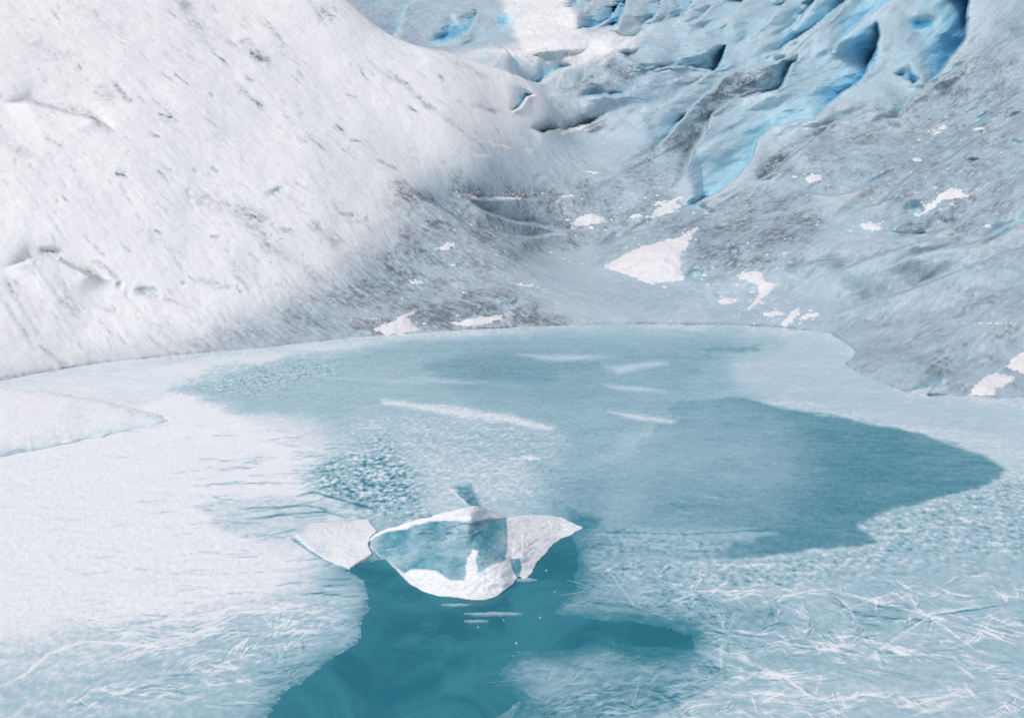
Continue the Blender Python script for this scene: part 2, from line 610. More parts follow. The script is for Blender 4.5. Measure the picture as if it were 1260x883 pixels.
def stain(poly, amt, blur=14, field=None, far=None, mode='max'):
    f = DIRT_SHADE if field is None else field
    p = np.array(poly, float)
    ix = box(p[:, 0].min(), p[:, 0].max(), p[:, 1].min(), p[:, 1].max(), blur+2)
    if not len(ix[0]):
        return
    m = sstep(-blur, blur, poly_sd(U1[ix], V1[ix], poly))
    if far is not None:
        m = m*np.where((GYw[ix] > far) if far > 0 else (GYw[ix] < -far), 1, 0)
    if mode == 'max':
        f[ix] = np.maximum(f[ix], amt*m)
    else:
        f[ix] = f[ix]*(1-m) + amt*m


def stroke(pts, width, amt, far=None, cut=0.0):
    p = np.array(pts, float)
    ix = box(p[:, 0].min(), p[:, 0].max(), p[:, 1].min(), p[:, 1].max(), width*2.5)
    if not len(ix[0]):
        return
    d, t = line_sd(U1[ix], V1[ix], pts)
    m = np.exp(-(d/width)**2)*np.minimum(sstep(-0.01, 0.2, t), 1-sstep(0.7, 1.01, t))
    if far is not None:
        m = m*np.where((GYw[ix] > far) if far > 0 else (GYw[ix] < -far), 1, 0)
    DIRT_SHADE[ix] = np.maximum(DIRT_SHADE[ix], amt*m)
    DR[ix] += 1.5*cut*m


# -- snow cover: left slope white, its lower right bare and streaked
LEFT = [(-900, 700), (0, 475), (130, 447), (240, 420), (330, 380), (420, 330), (480, 285), (520, 235), (580, 195), (640, 165), (680, 120), (640, 60), (440, -60), (300, -400), (-900, -500)]
m = sstep(-45, 45, poly_sd(U1, V1, LEFT))*(GYw < 43)*(PSw > 0)
SNOW_HIGHLIGHT[:] = np.maximum(SNOW_HIGHLIGHT, m)
stain([(560, 66), (600, 68), (700, 90), (780, 60), (800, 36), (720, 40), (700, 0), (690, -60), (610, -60), (620, 20), (636, 55)], 0.95, 10, SNOW_HIGHLIGHT, 43)
# -- dirt on the bare ice
stain([(240, 430), (330, 385), (430, 330), (480, 285), (520, 235), (560, 215), (720, 225), (780, 215), (840, 245), (860, 280), (740, 300), (650, 300), (620, 340), (680, 395), (560, 405), (400, 420)], 0.55, 28)
stain([(430, 400), (500, 370), (600, 350), (650, 370), (700, 400), (560, 406), (440, 415)], 0.95, 16)
stain([(490, 225), (540, 240), (620, 300), (700, 290), (740, 300), (660, 330), (560, 300), (470, 250)], 0.85, 16)
stain([(690, 112), (720, 92), (756, 66), (798, 88), (770, 105), (740, 112), (712, 118)], 0.8, 8)
stain([(630, 60), (700, 62), (720, 72), (690, 90), (655, 80)], 0.45, 10, None, 43)
stain([(830, 225), (836, 190), (850, 150), (882, 110), (905, 88), (955, 84), (960, 100), (930, 112), (890, 122), (868, 150), (850, 190), (838, 222), (800, 250)], 0.95, 7)
stain([(800, 180), (845, 150), (870, 118), (850, 165), (820, 225), (770, 250), (730, 245)], 0.6, 14)
stain([(935, 225), (1000, 170), (1028, 148), (1000, 158), (960, 185), (930, 210)], 0.95, 7)
stain([(740, 320), (830, 280), (930, 228), (990, 235), (1020, 260), (1000, 300), (950, 325), (870, 345), (845, 330), (850, 290), (790, 300)], 0.75, 16)
stain([(980, 62), (1048, 2), (1060, -20), (1046, 0), (985, 56), (955, 74)], 0.6, 7)
stain([(1030, 150), (1120, 110), (1190, 60), (1260, 10), (1260, 300), (1200, 310), (1120, 300), (1060, 250), (1000, 235), (960, 225)], 0.50, 30)
stain([(1120, 470), (1160, 420), (1260, 390), (1260, 490), (1180, 489), (1130, 487)], 0.46, 14)
stain([(1000, 400), (1060, 350), (1150, 310), (1270, 290), (1270, 400), (1160, 420), (1060, 440)], 0.34, 26)
stain([(1040, 440), (1110, 400), (1140, 440), (1130, 485), (1090, 478)], 0.45, 18)
# strokes of dirt on the snow slope: x, y, length, width, angle (degrees below horizontal), amount
for x, y, L, wd, a, s in [(205, 144, 24, 4, 18, .9), (152, 115, 42, 5, 55, .8), (128, 118, 40, 18, 45, .35), (118, 148, 46, 6, 48, .85), (95, 132, 60, 4, 20, .45), (68, 172, 28, 5, 28, .9), (150, 215, 20, 4, 22, .9), (8, 213, 18, 3, 22, .7),
                          (225, 98, 40, 3, 45, .55), (218, 92, 6, 4, 0, .8), (192, 168, 22, 3, 22, .6), (266, 207, 16, 4, 42, .8), (232, 238, 16, 4, 65, .7), (235, 15, 70, 9, 55, .6), (213, 17, 18, 3, 42, .8), (265, 65, 60, 3, 42, .65), (250, 45, 60, 3, 48, .4),
                          (312, 66, 50, 7, 48, .95), (330, 80, 26, 8, 60, .55), (308, 98, 18, 4, 38, .75), (310, 118, 60, 5, 42, .55), (390, 15, 50, 5, 52, .7), (402, 18, 30, 8, 48, .5), (340, 40, 60, 4, 52, .4), (390, 175, 40, 4, 40, .55), (372, 230, 24, 4, 28, .7), (418, 158, 20, 4, 42, .7),
                          (262, 247, 50, 14, 18, .5), (310, 262, 60, 12, 18, .5), (320, 285, 40, 9, 35, .55), (265, 290, 16, 4, 10, .6), (300, 330, 50, 9, 20, .5), (345, 310, 60, 10, 25, .5), (380, 330, 60, 10, 30, .5), (400, 290, 60, 8, 35, .5),
                          (433, 118, 18, 3, 15, .7), (447, 90, 30, 3, 58, .6), (470, 85, 60, 4, 42, .5), (505, 110, 90, 6, 42, .7), (530, 132, 26, 6, 38, .95), (508, 134, 20, 3, 30, .8), (545, 97, 14, 4, 50, .7), (600, 132, 50, 4, 12, .8), (620, 137, 40, 4, 20, .7), (540, 65, 60, 3, 18, .4), (580, 85, 60, 6, 25, .35),
                          (560, 155, 60, 6, 38, .4), (480, 205, 40, 3, 28, .75), (512, 232, 60, 5, 28, .7), (440, 175, 20, 3, 10, .8), (60, 345, 120, 6, 55, .45), (30, 380, 110, 6, 58, .4), (85, 370, 90, 8, 60, .4), (130, 330, 50, 6, 35, .4), (80, 318, 50, 5, 42, .5), (115, 337, 30, 5, 20, .5),
                          (180, 390, 80, 6, 45, .3), (230, 380, 90, 8, 35, .35), (70, 440, 40, 6, 40, .5), (25, 400, 90, 5, 58, .35), (140, 420, 60, 5, 75, .3), (20, 180, 80, 10, 30, .25), (200, 300, 80, 8, 35, .2), (60, 60, 120, 16, 25, .22), (120, 20, 140, 10, 30, .2)]:
    c, s_ = math.cos(math.radians(a))*L/2, math.sin(math.radians(a))*L/2
    stroke([(x-c, y-s_), (x, y + L*0.03), (x+c, y+s_)], wd*(0.62 if wd < 7 else .8), min(1, s*0.95), -42, 0.025*s if wd < 7 else 0.0)

for _ in range(420):                            # grainy melt streaks, short and faint
    x, y = rng.uniform(-20, 640), rng.uniform(0, 430)
    if poly_sd(np.array([x]), np.array([y]), LEFT)[0] < -20 or y > 470-x*0.28:
        continue
    a, L = math.radians(rng.normal(40 if x > 150 else 50, 9)), rng.lognormal(2.7, .55)
    stroke([(x, y), (x+math.cos(a)*L*.5, y+math.sin(a)*L*.5+rng.normal(0, .8)), (x+math.cos(a)*L, y+math.sin(a)*L)], rng.uniform(1.0, 2.6), rng.uniform(.12, .5), -42, 0.012)
# -- the flow ridges on the right and their troughs
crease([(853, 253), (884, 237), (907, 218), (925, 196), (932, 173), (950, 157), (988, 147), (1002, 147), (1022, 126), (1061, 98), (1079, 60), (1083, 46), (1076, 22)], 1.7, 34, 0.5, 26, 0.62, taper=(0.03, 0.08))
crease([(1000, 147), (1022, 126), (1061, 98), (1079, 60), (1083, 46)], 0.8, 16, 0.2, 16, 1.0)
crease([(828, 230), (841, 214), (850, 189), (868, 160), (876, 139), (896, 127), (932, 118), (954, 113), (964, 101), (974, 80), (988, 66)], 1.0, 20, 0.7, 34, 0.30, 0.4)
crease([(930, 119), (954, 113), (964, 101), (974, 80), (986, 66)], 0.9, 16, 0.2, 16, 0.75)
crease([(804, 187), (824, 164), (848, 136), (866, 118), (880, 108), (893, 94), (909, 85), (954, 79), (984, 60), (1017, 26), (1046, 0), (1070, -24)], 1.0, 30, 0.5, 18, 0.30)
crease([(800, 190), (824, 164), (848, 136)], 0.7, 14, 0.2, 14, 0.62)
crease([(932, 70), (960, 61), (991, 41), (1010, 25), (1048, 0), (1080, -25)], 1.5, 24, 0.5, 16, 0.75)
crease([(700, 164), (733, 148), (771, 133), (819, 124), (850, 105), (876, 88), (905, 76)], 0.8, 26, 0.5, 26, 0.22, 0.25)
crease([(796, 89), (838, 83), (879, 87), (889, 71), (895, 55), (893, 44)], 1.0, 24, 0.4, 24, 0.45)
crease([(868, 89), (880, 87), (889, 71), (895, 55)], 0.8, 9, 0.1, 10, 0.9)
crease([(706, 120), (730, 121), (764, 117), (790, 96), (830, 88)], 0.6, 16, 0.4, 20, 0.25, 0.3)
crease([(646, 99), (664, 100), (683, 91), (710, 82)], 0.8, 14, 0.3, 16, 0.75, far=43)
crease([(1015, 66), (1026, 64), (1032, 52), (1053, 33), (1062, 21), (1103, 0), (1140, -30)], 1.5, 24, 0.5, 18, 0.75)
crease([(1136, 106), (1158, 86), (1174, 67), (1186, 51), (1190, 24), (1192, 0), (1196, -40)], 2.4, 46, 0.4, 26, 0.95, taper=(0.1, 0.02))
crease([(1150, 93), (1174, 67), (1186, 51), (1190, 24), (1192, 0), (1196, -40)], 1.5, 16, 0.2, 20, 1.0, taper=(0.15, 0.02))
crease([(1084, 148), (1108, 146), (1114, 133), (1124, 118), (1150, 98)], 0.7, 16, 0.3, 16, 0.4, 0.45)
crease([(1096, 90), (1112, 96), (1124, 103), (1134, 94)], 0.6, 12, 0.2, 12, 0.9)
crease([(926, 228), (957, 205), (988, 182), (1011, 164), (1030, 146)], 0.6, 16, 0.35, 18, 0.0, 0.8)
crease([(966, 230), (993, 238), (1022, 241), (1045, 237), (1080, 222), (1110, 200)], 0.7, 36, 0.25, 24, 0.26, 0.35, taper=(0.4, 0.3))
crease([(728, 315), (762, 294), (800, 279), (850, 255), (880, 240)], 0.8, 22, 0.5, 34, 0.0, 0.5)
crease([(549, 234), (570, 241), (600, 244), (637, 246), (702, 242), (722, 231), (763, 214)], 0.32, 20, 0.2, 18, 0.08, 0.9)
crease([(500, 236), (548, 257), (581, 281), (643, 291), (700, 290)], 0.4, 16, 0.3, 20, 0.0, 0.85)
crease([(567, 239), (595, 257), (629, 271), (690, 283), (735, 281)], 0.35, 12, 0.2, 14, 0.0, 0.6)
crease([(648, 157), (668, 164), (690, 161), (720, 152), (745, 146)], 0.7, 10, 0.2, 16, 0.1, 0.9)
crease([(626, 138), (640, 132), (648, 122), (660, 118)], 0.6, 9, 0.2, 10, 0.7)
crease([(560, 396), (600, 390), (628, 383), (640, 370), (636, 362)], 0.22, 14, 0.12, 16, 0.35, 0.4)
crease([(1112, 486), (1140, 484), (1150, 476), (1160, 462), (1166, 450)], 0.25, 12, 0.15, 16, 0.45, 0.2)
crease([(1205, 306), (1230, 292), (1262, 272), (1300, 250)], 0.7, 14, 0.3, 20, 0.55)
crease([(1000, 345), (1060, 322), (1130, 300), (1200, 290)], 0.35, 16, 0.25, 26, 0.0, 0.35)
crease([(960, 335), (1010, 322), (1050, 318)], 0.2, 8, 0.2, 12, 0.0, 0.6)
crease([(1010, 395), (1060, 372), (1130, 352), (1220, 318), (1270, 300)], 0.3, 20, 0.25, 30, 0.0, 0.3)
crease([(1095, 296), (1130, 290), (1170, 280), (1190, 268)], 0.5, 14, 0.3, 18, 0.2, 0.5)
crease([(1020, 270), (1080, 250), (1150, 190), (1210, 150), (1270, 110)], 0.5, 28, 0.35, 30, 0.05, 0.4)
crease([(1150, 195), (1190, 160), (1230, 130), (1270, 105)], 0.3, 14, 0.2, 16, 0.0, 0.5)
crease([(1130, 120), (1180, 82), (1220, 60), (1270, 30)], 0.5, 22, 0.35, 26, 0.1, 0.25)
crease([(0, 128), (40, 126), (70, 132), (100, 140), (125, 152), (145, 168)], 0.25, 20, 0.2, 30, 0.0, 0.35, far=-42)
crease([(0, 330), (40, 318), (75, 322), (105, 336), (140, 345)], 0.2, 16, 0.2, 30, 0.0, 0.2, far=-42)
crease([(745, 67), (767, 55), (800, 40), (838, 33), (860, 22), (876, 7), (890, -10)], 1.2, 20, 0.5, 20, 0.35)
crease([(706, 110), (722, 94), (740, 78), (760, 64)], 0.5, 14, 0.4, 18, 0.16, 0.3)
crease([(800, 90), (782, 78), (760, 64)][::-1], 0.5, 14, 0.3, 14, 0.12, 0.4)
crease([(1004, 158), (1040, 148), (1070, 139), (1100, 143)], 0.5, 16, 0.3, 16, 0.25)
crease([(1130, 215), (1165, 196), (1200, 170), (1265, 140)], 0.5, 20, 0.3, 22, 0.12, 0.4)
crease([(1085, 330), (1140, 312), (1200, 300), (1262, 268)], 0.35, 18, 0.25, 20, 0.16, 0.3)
stain([(1040, 60), (1050, 40), (1068, 22), (1084, 30), (1082, 60), (1070, 92), (1056, 84)], 0.62, 9, BLUE)
stain([(866, 90), (878, 72), (890, 48), (899, 60), (896, 88)], 0.5, 6, BLUE)
stain([(932, 118), (950, 96), (968, 78), (976, 84), (962, 106)], 0.45, 6, BLUE)
stain([(1098, 92), (1112, 62), (1136, 60), (1140, 92), (1122, 106)], 0.34, 12, BLUE)
# far ice above the left crest and the blue seracs behind the gully
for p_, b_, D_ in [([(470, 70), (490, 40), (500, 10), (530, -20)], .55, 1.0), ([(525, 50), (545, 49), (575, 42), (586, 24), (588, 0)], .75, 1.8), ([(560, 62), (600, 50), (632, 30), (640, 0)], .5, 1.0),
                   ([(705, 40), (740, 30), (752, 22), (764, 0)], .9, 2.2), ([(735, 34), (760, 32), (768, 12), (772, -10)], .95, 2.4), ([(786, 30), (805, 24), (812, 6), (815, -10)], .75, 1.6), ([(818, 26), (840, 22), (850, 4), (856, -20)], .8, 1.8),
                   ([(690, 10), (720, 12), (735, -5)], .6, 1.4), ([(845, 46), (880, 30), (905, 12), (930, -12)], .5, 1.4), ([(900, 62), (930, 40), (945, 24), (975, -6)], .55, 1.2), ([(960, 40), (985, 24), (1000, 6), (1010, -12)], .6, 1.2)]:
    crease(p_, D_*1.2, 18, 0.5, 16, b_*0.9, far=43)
pit(556, 42, 34, 13, 0.35, 0.85, -15, far=43)
pit(465, 2, 22, 12, 0.8, 0.35, -20, far=43)
pit(618, 25, 14, 10, 1.0, 0.75, -30, far=43)
stain([(440, 0), (500, 40), (560, 64), (610, 62), (634, 50), (618, 20), (608, -10), (560, -50), (440, -50)], 0.20, 8, BLUE, 43)
stain([(440, 0), (500, 40), (560, 64), (610, 62), (634, 50), (618, 20), (608, -10), (560, -50), (440, -50)], 0.0, 8, SNOW_HIGHLIGHT, 43, 'set')
dome(680, 56, 46, 16, 1.3, -4, 43)
dome(770, 18, 26, 22, 1.6, 70, 43)
dome(800, 12, 18, 22, 1.4, 80, 43)
dome(832, 62, 60, 26, 1.0, -8, 43)
pit(637, 80, 9, 16, 0.6, 0.45, -20, far=43)
pit(595, 66, 5, 8, 0.3, 0.3, -20, far=43)
stain([(690, 100), (860, 245), (1000, 150), (1110, 135), (1210, 40), (1210, -40), (700, -40), (800, 40)], 0.25, 30, BLUE)
# holes in the right-hand ice
for a in [(1135, 29, 24, 11, 1.4, 1.0, 0), (1122, 95, 10, 8, 0.3, 0.9, 60), (730, 118, 15, 6, 0.7, 0.6, -10), (764, 113, 17, 7, 0.8, 0.6, -18), (834, 48, 12, 6, 0.5, 0.5, 20), (813, 82, 9, 5, 0.4, 0.5, 0), (877, 32, 14, 8, 0.5, 0.4, -20), (893, 38, 8, 12, 0.5, 0.4, 40),
          (985, 16, 9, 5, 0.5, 0.5, 0), (1207, 149, 17, 8, 0.7, 0.55, -30), (1250, 143, 10, 5, 0.4, 0.3, 0), (1248, 178, 18, 6, 0.5, 0.3, 5), (1181, 82, 12, 7, 0.5, 0.5, -35), (1202, 54, 9, 5, 0.4, 0.15, 0), (1241, 44, 12, 6, 0.5, 0.4, -40),
          (1198, 198, 8, 5, 0.5, 0.1, 30), (1125, 255, 12, 8, 0.6, 0.6, 0), (1134, 290, 14, 8, 0.6, 0.25, 10), (1098, 290, 16, 6, 0.35, 0.45, 0), (903, 310, 7, 7, 0.4, 0.45, 0), (856, 338, 11, 10, 0.5, 0.5, 0), (887, 362, 10, 5, 0.3, 0.4, 0), (855, 250, 9, 6, 0.5, 0.75, -30),
          (664, 220, 9, 6, 0.2, 0.35, 10), (625, 378, 16, 7, 0.2, 0.4, -20), (1157, 470, 12, 7, 0.2, 0.6, -45), (1050, 200, 60, 22, 0.5, 0.16, -8), (900, 205, 18, 16, 0.4, 0.30, -40), (1075, 70, 10, 18, 0.5, 0.85, 20)]:
    pit(*a)
# holes melted into the snow slope, inner shade painted with blue and dirt
for a in [(63, 311, 19, 7, 0.7, 0.16, 14, .4), (182, 359, 18, 8, 0.8, 0.34, 10, .3), (147, 349, 5, 6, 0.4, 0.28, 50, .2), (340, 237, 15, 6, 0.7, 0.34, -12, .25), (360, 286, 16, 5, 0.4, 0.08, 20, .5), (310, 278, 12, 4, 0.3, 0.05, 20, .4), (432, 267, 16, 5, 0.4, 0.05, 5, .5), (262, 349, 20, 5, .3, 0, 8, .5), (510, 70, 22, 4, 0.25, 0.22, 22), (82, 447, 10, 5, 0.25, 0.35, 10)]:
    pit(*a, far=-42)

# -- metre-scale and smaller unevenness
fall = np.where(U < 650, 1, 0)
sideW = sstep(690, 800, U1)
aL, cL = GXw*.80-GYw*.60, GXw*.60+GYw*.80
aR, cR = -GXw*.80-GYw*.60, GXw*.60-GYw*.80
lumps = fbm(GXw*0.35, GYw*0.35, 3, 41)*(0.16-0.04*sideW)
def twosided(fn):
    return fn(cL, aL)*(1-sideW) + fn(cR, aR)*sideW
flutes = twosided(lambda c, a: fbm(c*2.2, a*0.40, 4, 43))*0.03*(1-0.6*BACK)
small = fbm(GXw*3.0, GYw*3.0, 4, 47)*0.05
cups = twosided(lambda c, a: ridged(c*5.0, a*1.2, 3, 49))*(0.02+0.01*sideW)
amp = sstep(0.0, 1.6, PSw)
farAmp = 1+1.2*BACK
smooth_ = 1-0.5*SNOW_HIGHLIGHT*(GYw < 43)
DZ += amp*farAmp*(lumps + (flutes + small)*smooth_) + sstep(0, .4, PSw)*cups*smooth_
DIRT_SHADE += 0.10*sstep(0.0, 0.5, twosided(lambda c, a: fbm(c*0.8, a*0.2, 4, 53)))*(1-SNOW_HIGHLIGHT*0.7)
DIRT_SHADE = np.clip(DIRT_SHADE*(0.75+0.5*fbm(GXw*0.9, GYw*0.9, 4, 57)+0.25), 0, 1)
# a thin dark line where the ice meets the pond
DIRT_SHADE = np.maximum(DIRT_SHADE, 0.75*np.exp(-((PSw-0.06)/0.10)**2)*(0.5+0.5*sstep(-0.3, 0.3, fbm(GXw*0.5, GYw*0.5, 3, 59))))
# flat frozen pool in the gully
POOL = [(655, 306), (700, 303), (740, 305), (728, 318), (742, 338), (770, 350), (800, 356), (700, 352), (664, 335), (640, 322)]
pm = sstep(-8, 14, poly_sd(U, V, POOL))*(GYw < 36)
DZ *= (1-0.85*pm)
DR *= (1-0.85*pm)
DIRT_SHADE *= (1-0.75*pm)
land_m = sstep(-0.02, 0.12, PSw)
Z = ZB + DZ*land_m
Z = np.where(PSw > 0.25, np.maximum(Z, 0.03), Z)
w_bend = fbm(GXw*0.2, GYw*0.2, 2, 99)
DR += amp*(0.45*fbm(GXw*0.28, GYw*0.28, 3, 91)*(0.25+1.2*sideW)*(1-0.8*pm) + 0.10*sideW*fbm(GXw*1.1, GYw*1.1, 3, 93) + 0.75*sideW*sstep(22, 30, GYw)*(1-0.8*pm)*fbm(cR*0.42+0.25*w_bend, aR*0.10, 3, 95))
DR *= land_m
KR = 1 + DR/np.sqrt(GXw**2+GYw**2+(Z-CAMH)**2)

# ------------------------------------------------------------------ sun direction, terrain lookup
SUN_EL, SUN_AZ = math.radians(57), math.radians(216)      # azimuth clockwise from +y
SH = np.array([math.sin(SUN_AZ), math.cos(SUN_AZ)])      # horizontal, towards the sun
# ------------------------------------------------------------------ terrain objects
MASK = np.stack([np.clip(DIRT_SHADE, 0, 1), np.clip(BLUE, 0, 1), np.clip(SNOW_HIGHLIGHT, 0, 1), np.ones_like(Z)], -1).reshape(-1, 4)
ZF = CAMH+(Z-CAMH)*KR
ZF = np.where(PSw > 0.25, np.maximum(ZF, 0.03), ZF)
CO = np.stack([GXw*KR, GYw*KR, ZF], -1).reshape(-1, 3)
FC = grid_faces(NR, NC)
TERRAIN = []
zone = np.where(GYw > 43.0 + 2*fbm(GXw*.3, GYw*.3, 2, 81), 2, np.where(sideW < 0.5, 0, 1))
zone = np.where(U < 560, np.where(GYw > 44.5, 2, 0), zone).ravel()
fz = zone[FC].max(1)
allattr = {'mask': MASK, 'side': sideW.ravel()}
for zi, nm, lab, cat in [(0, 'snow_slope', 'white snow slope dropping to the left shore of the pond', 'slope'),
                         (1, 'glacier', 'blue grey glacier ice with flowing ridges right of the gully', 'glacier'),
                         (2, 'icefall', 'distant broken blue ice beyond the crest at the top', 'icefall')]:
    c_, f_, a_ = compact(CO, FC[fz == zi], allattr)
    TERRAIN.append(tag(mesh_obj(nm, c_, f_, M_GLACIER, a_), lab, cat, kind='structure'))

DG = bpy.context.evaluated_depsgraph_get()
EYE = Vector((0, 0, CAMH))


def trace(px, py):
    """where lines of sight first meet the terrain"""
    dx, dz = ray(np.atleast_1d(px), np.atleast_1d(py))
    out = np.zeros((len(dx), 3))
    for i in range(len(dx)):
        d = Vector((float(dx[i]), 1.0, float(dz[i])))
        best = None
        for t_ in TERRAIN:
            ok, loc, _n, _i = t_.ray_cast(EYE, d, depsgraph=DG)
            if ok and (best is None or loc.y < best.y):
                best = loc
        out[i] = best if best is not None else EYE + d*60
    return out[:, 0], out[:, 1], out[:, 2]


# ------------------------------------------------------------------ water
wp = np.array(POND)
cen = wp.mean(0)
ring = np.concatenate([cen + (wp-cen)*1.06, wp*0], 1)[:, :3]
ring[:, 2] = 0
wm = bpy.data.meshes.new('water')
wm.from_pydata([tuple(v) for v in ring], [], [tuple(range(len(ring)))[::-1]])
if wm.polygons[0].normal.z < 0:
    wm.flip_normals()
wm.materials.append(M_WATER)
wo = bpy.data.objects.new('water', wm)
COL.objects.link(wo)
tag(wo, 'deep teal meltwater of the half frozen glacier pond', 'water', kind='structure')

# ------------------------------------------------------------------ ice on the pond
gu = np.concatenate([np.arange(-420, -12, 8.0), np.arange(-12, 1272, 1.25), np.arange(1272, 1680, 8.0)])
gv = np.concatenate([np.arange(398.5, 895, 1.15), np.arange(895, 1100, 6.0)])
IU, IV = np.meshgrid(gu, gv)
IX, IY, _ = at_z(IU, IV)
F = np.full(IU.shape, 0.72)
FK = np.full(IU.shape, 0.10)                         # fleck strength
w1 = fbm(IX*0.9, IY*0.9, 4, 101)
w2 = fbm(IX*0.9, IY*0.9, 4, 105)
w3 = fbm(IX*5, IY*5, 3, 109)
w4 = fbm(IX*5, IY*5, 3, 111)
PU = IU + 16*w1 + 5*w3
PV = IV + 9*w2 + 3*w4


def paint(poly, val, blur, fk=None, warp=1.0, fld=None):
    p = np.array(poly, float)
    pad = blur*1.2+26
    ix = np.where((IU > p[:, 0].min()-pad) & (IU < p[:, 0].max()+pad) & (IV > p[:, 1].min()-pad) & (IV < p[:, 1].max()+pad))
    uu = IU[ix]*(1-warp)+PU[ix]*warp
    vv = IV[ix]*(1-warp)+PV[ix]*warp
    m = sstep(-blur, blur, poly_sd(uu, vv, poly))
    f = F if fld is None else fld
    f[ix] = f[ix]*(1-m)+val*m
    if fk is not None:
        FK[ix] = FK[ix]*(1-m)+fk*m


# white ice on the left
paint([(-600, 470), (0, 475), (160, 450), (240, 470), (330, 520), (400, 560), (380, 600), (430, 640), (420, 700), (330, 740), (200, 770), (60, 800), (-600, 900)], 0.99, 26)
paint([(-600, 790), (0, 790), (150, 765), (330, 745), (440, 735), (440, 790), (360, 883), (330, 1000), (-600, 1000)], 0.74, 22, 0.14)
paint([(0, 850), (200, 800), (330, 770), (420, 765), (420, 800), (340, 883), (200, 960), (0, 960)], 0.62, 18, 0.16)
paint([(240, 625), (330, 612), (400, 618), (400, 660), (330, 670), (270, 650)], 0.76, 8, 0.1)
# belt along the far shore
paint([(0, 474), (240, 440), (440, 420), (650, 408), (800, 404), (1000, 412), (1050, 440), (1120, 490), (1260, 500), (1260, 540), (1100, 520), (960, 492), (890, 470), (940, 430), (900, 412), (650, 416), (440, 436), (240, 470), (160, 500)], 0.64, 7, 0.06)
paint([(0, 474), (240, 440), (440, 420), (600, 409), (440, 434), (260, 466), (170, 500), (0, 492)], 0.84, 10, 0.05)
# upper pond
UPPER = [(215, 480), (330, 450), (500, 420), (750, 407), (940, 411), (965, 425), (900, 448), (905, 470), (945, 490), (860, 494), (780, 540), (700, 580), (640, 610), (560, 600), (480, 560), (400, 520), (300, 505)]
paint(UPPER, 0.42, 12, 0.10)
paint([(560, 430), (760, 418), (920, 420), (870, 450), (840, 480), (760, 495), (600, 500), (520, 470)], 0.33, 16, 0.06)
paint([(520, 448), (640, 440), (740, 452), (660, 470), (540, 470)], 0.24, 10, 0.08)
paint([(860, 428), (940, 426), (930, 434), (870, 436)], 0.22, 4)
paint([(230, 476), (300, 455), (420, 446), (400, 462), (330, 480), (270, 486)], 0.44, 16, 0.55, 1.4)
paint([(440, 510), (560, 505), (690, 535), (700, 570), (650, 610), (560, 600), (480, 560), (400, 530)], 0.60, 16, 0.26)
paint([(385, 585), (430, 560), (480, 548), (500, 575), (520, 610), (530, 636), (470, 640), (420, 615)], 0.45, 24, 0.80, 1.6)
paint([(500, 560), (620, 560), (690, 590), (700, 640), (620, 630), (540, 620)], 0.70, 16, 0.22)
# teal pane in the middle right
MIDR = [(835, 494), (905, 486), (965, 502), (1080, 522), (1180, 547), (1238, 578), (1228, 594), (1170, 612), (1090, 630), (1056, 646), (1086, 670), (1000, 681), (860, 690), (740, 682), (715, 650), (722, 622), (750, 590), (790, 545)]
mm = sstep(-3, 3, poly_sd(PU+3*w4, PV+2*w3, MIDR))*(0.2+0.8*sstep(690, 960, PU))
F = F*(1-mm) + 0.17*mm
FK = FK*(1-mm) + 0.05*mm
paint([(850, 500), (920, 515), (985, 545), (1000, 590), (960, 640), (880, 668), (790, 660), (770, 620), (800, 560)], 0.30, 50, 0.04, 1.6)
paint([(860, 520), (940, 530), (960, 560), (930, 590), (860, 590), (830, 560)], 0.37, 40, None, 1.8)
paint([(660, 580), (760, 556), (850, 560), (800, 600), (740, 640), (690, 630)], 0.42, 34, None, 1.8)
paint([(740, 655), (900, 650), (960, 655), (930, 662), (760, 662)], 0.48, 5, 0.1)
paint([(705, 655), (760, 652), (900, 664), (880, 684), (740, 684), (712, 672)], 0.45, 8, 0.3)
# frosted ice in the right foreground
paint([(1056, 646), (1090, 632), (1170, 613), (1228, 596), (1260, 585), (1300, 800), (1000, 720), (860, 735), (760, 730), (730, 690), (860, 692), (1000, 684), (1084, 672)], 0.54, 8, 0.40, 0.7)
paint([(1000, 720), (1150, 690), (1300, 690), (1300, 1000), (800, 1000), (880, 800), (850, 760)], 0.54, 26, 0.14)
paint([(700, 690), (800, 690), (860, 720), (900, 760), (880, 800), (760, 770), (700, 740)], 0.42, 14, 0.22)
paint([(880, 740), (960, 745), (970, 780), (920, 790), (860, 775)], 0.40, 14, 0.15)
paint([(1040, 745), (1110, 750), (1100, 775), (1050, 790)], 0.42, 12, 0.15)
paint([(960, 790), (1040, 810), (1000, 830), (900, 800)], 0.40, 12, 0.15)
paint([(600, 890), (700, 850), (780, 830), (860, 850), (840, 900), (700, 960), (560, 960)], 0.38, 18, 0.2)
paint([(850, 860), (1000, 830), (1300, 840), (1300, 1000), (760, 1000), (760, 890)], 0.60, 24, 0.12)
# long pale streaks frozen into the pond
for p_, v_, b_ in [([(470, 492), (540, 499), (620, 511), (684, 524), (678, 530), (600, 519), (520, 506), (468, 497)], .85, 4), ([(745, 508), (790, 511), (832, 518), (826, 521), (770, 515)], .8, 3), ([(635, 437), (700, 437), (745, 441), (690, 444)], .66, 3),
                   ([(745, 452), (810, 444), (820, 448), (760, 460)], .68, 4), ([(740, 474), (800, 478), (820, 484), (760, 480)], .68, 3), ([(642, 562), (655, 562), (664, 565), (650, 568)], .95, 2), ([(400, 466), (520, 466), (600, 470), (500, 472)], .55, 4), ([(560, 600), (580, 598), (594, 625), (585, 632), (575, 615)], .22, 4), ([(700, 628), (740, 640), (735, 648), (700, 640)], .3, 5)]:
    paint(p_, v_, b_, None, 0.4)
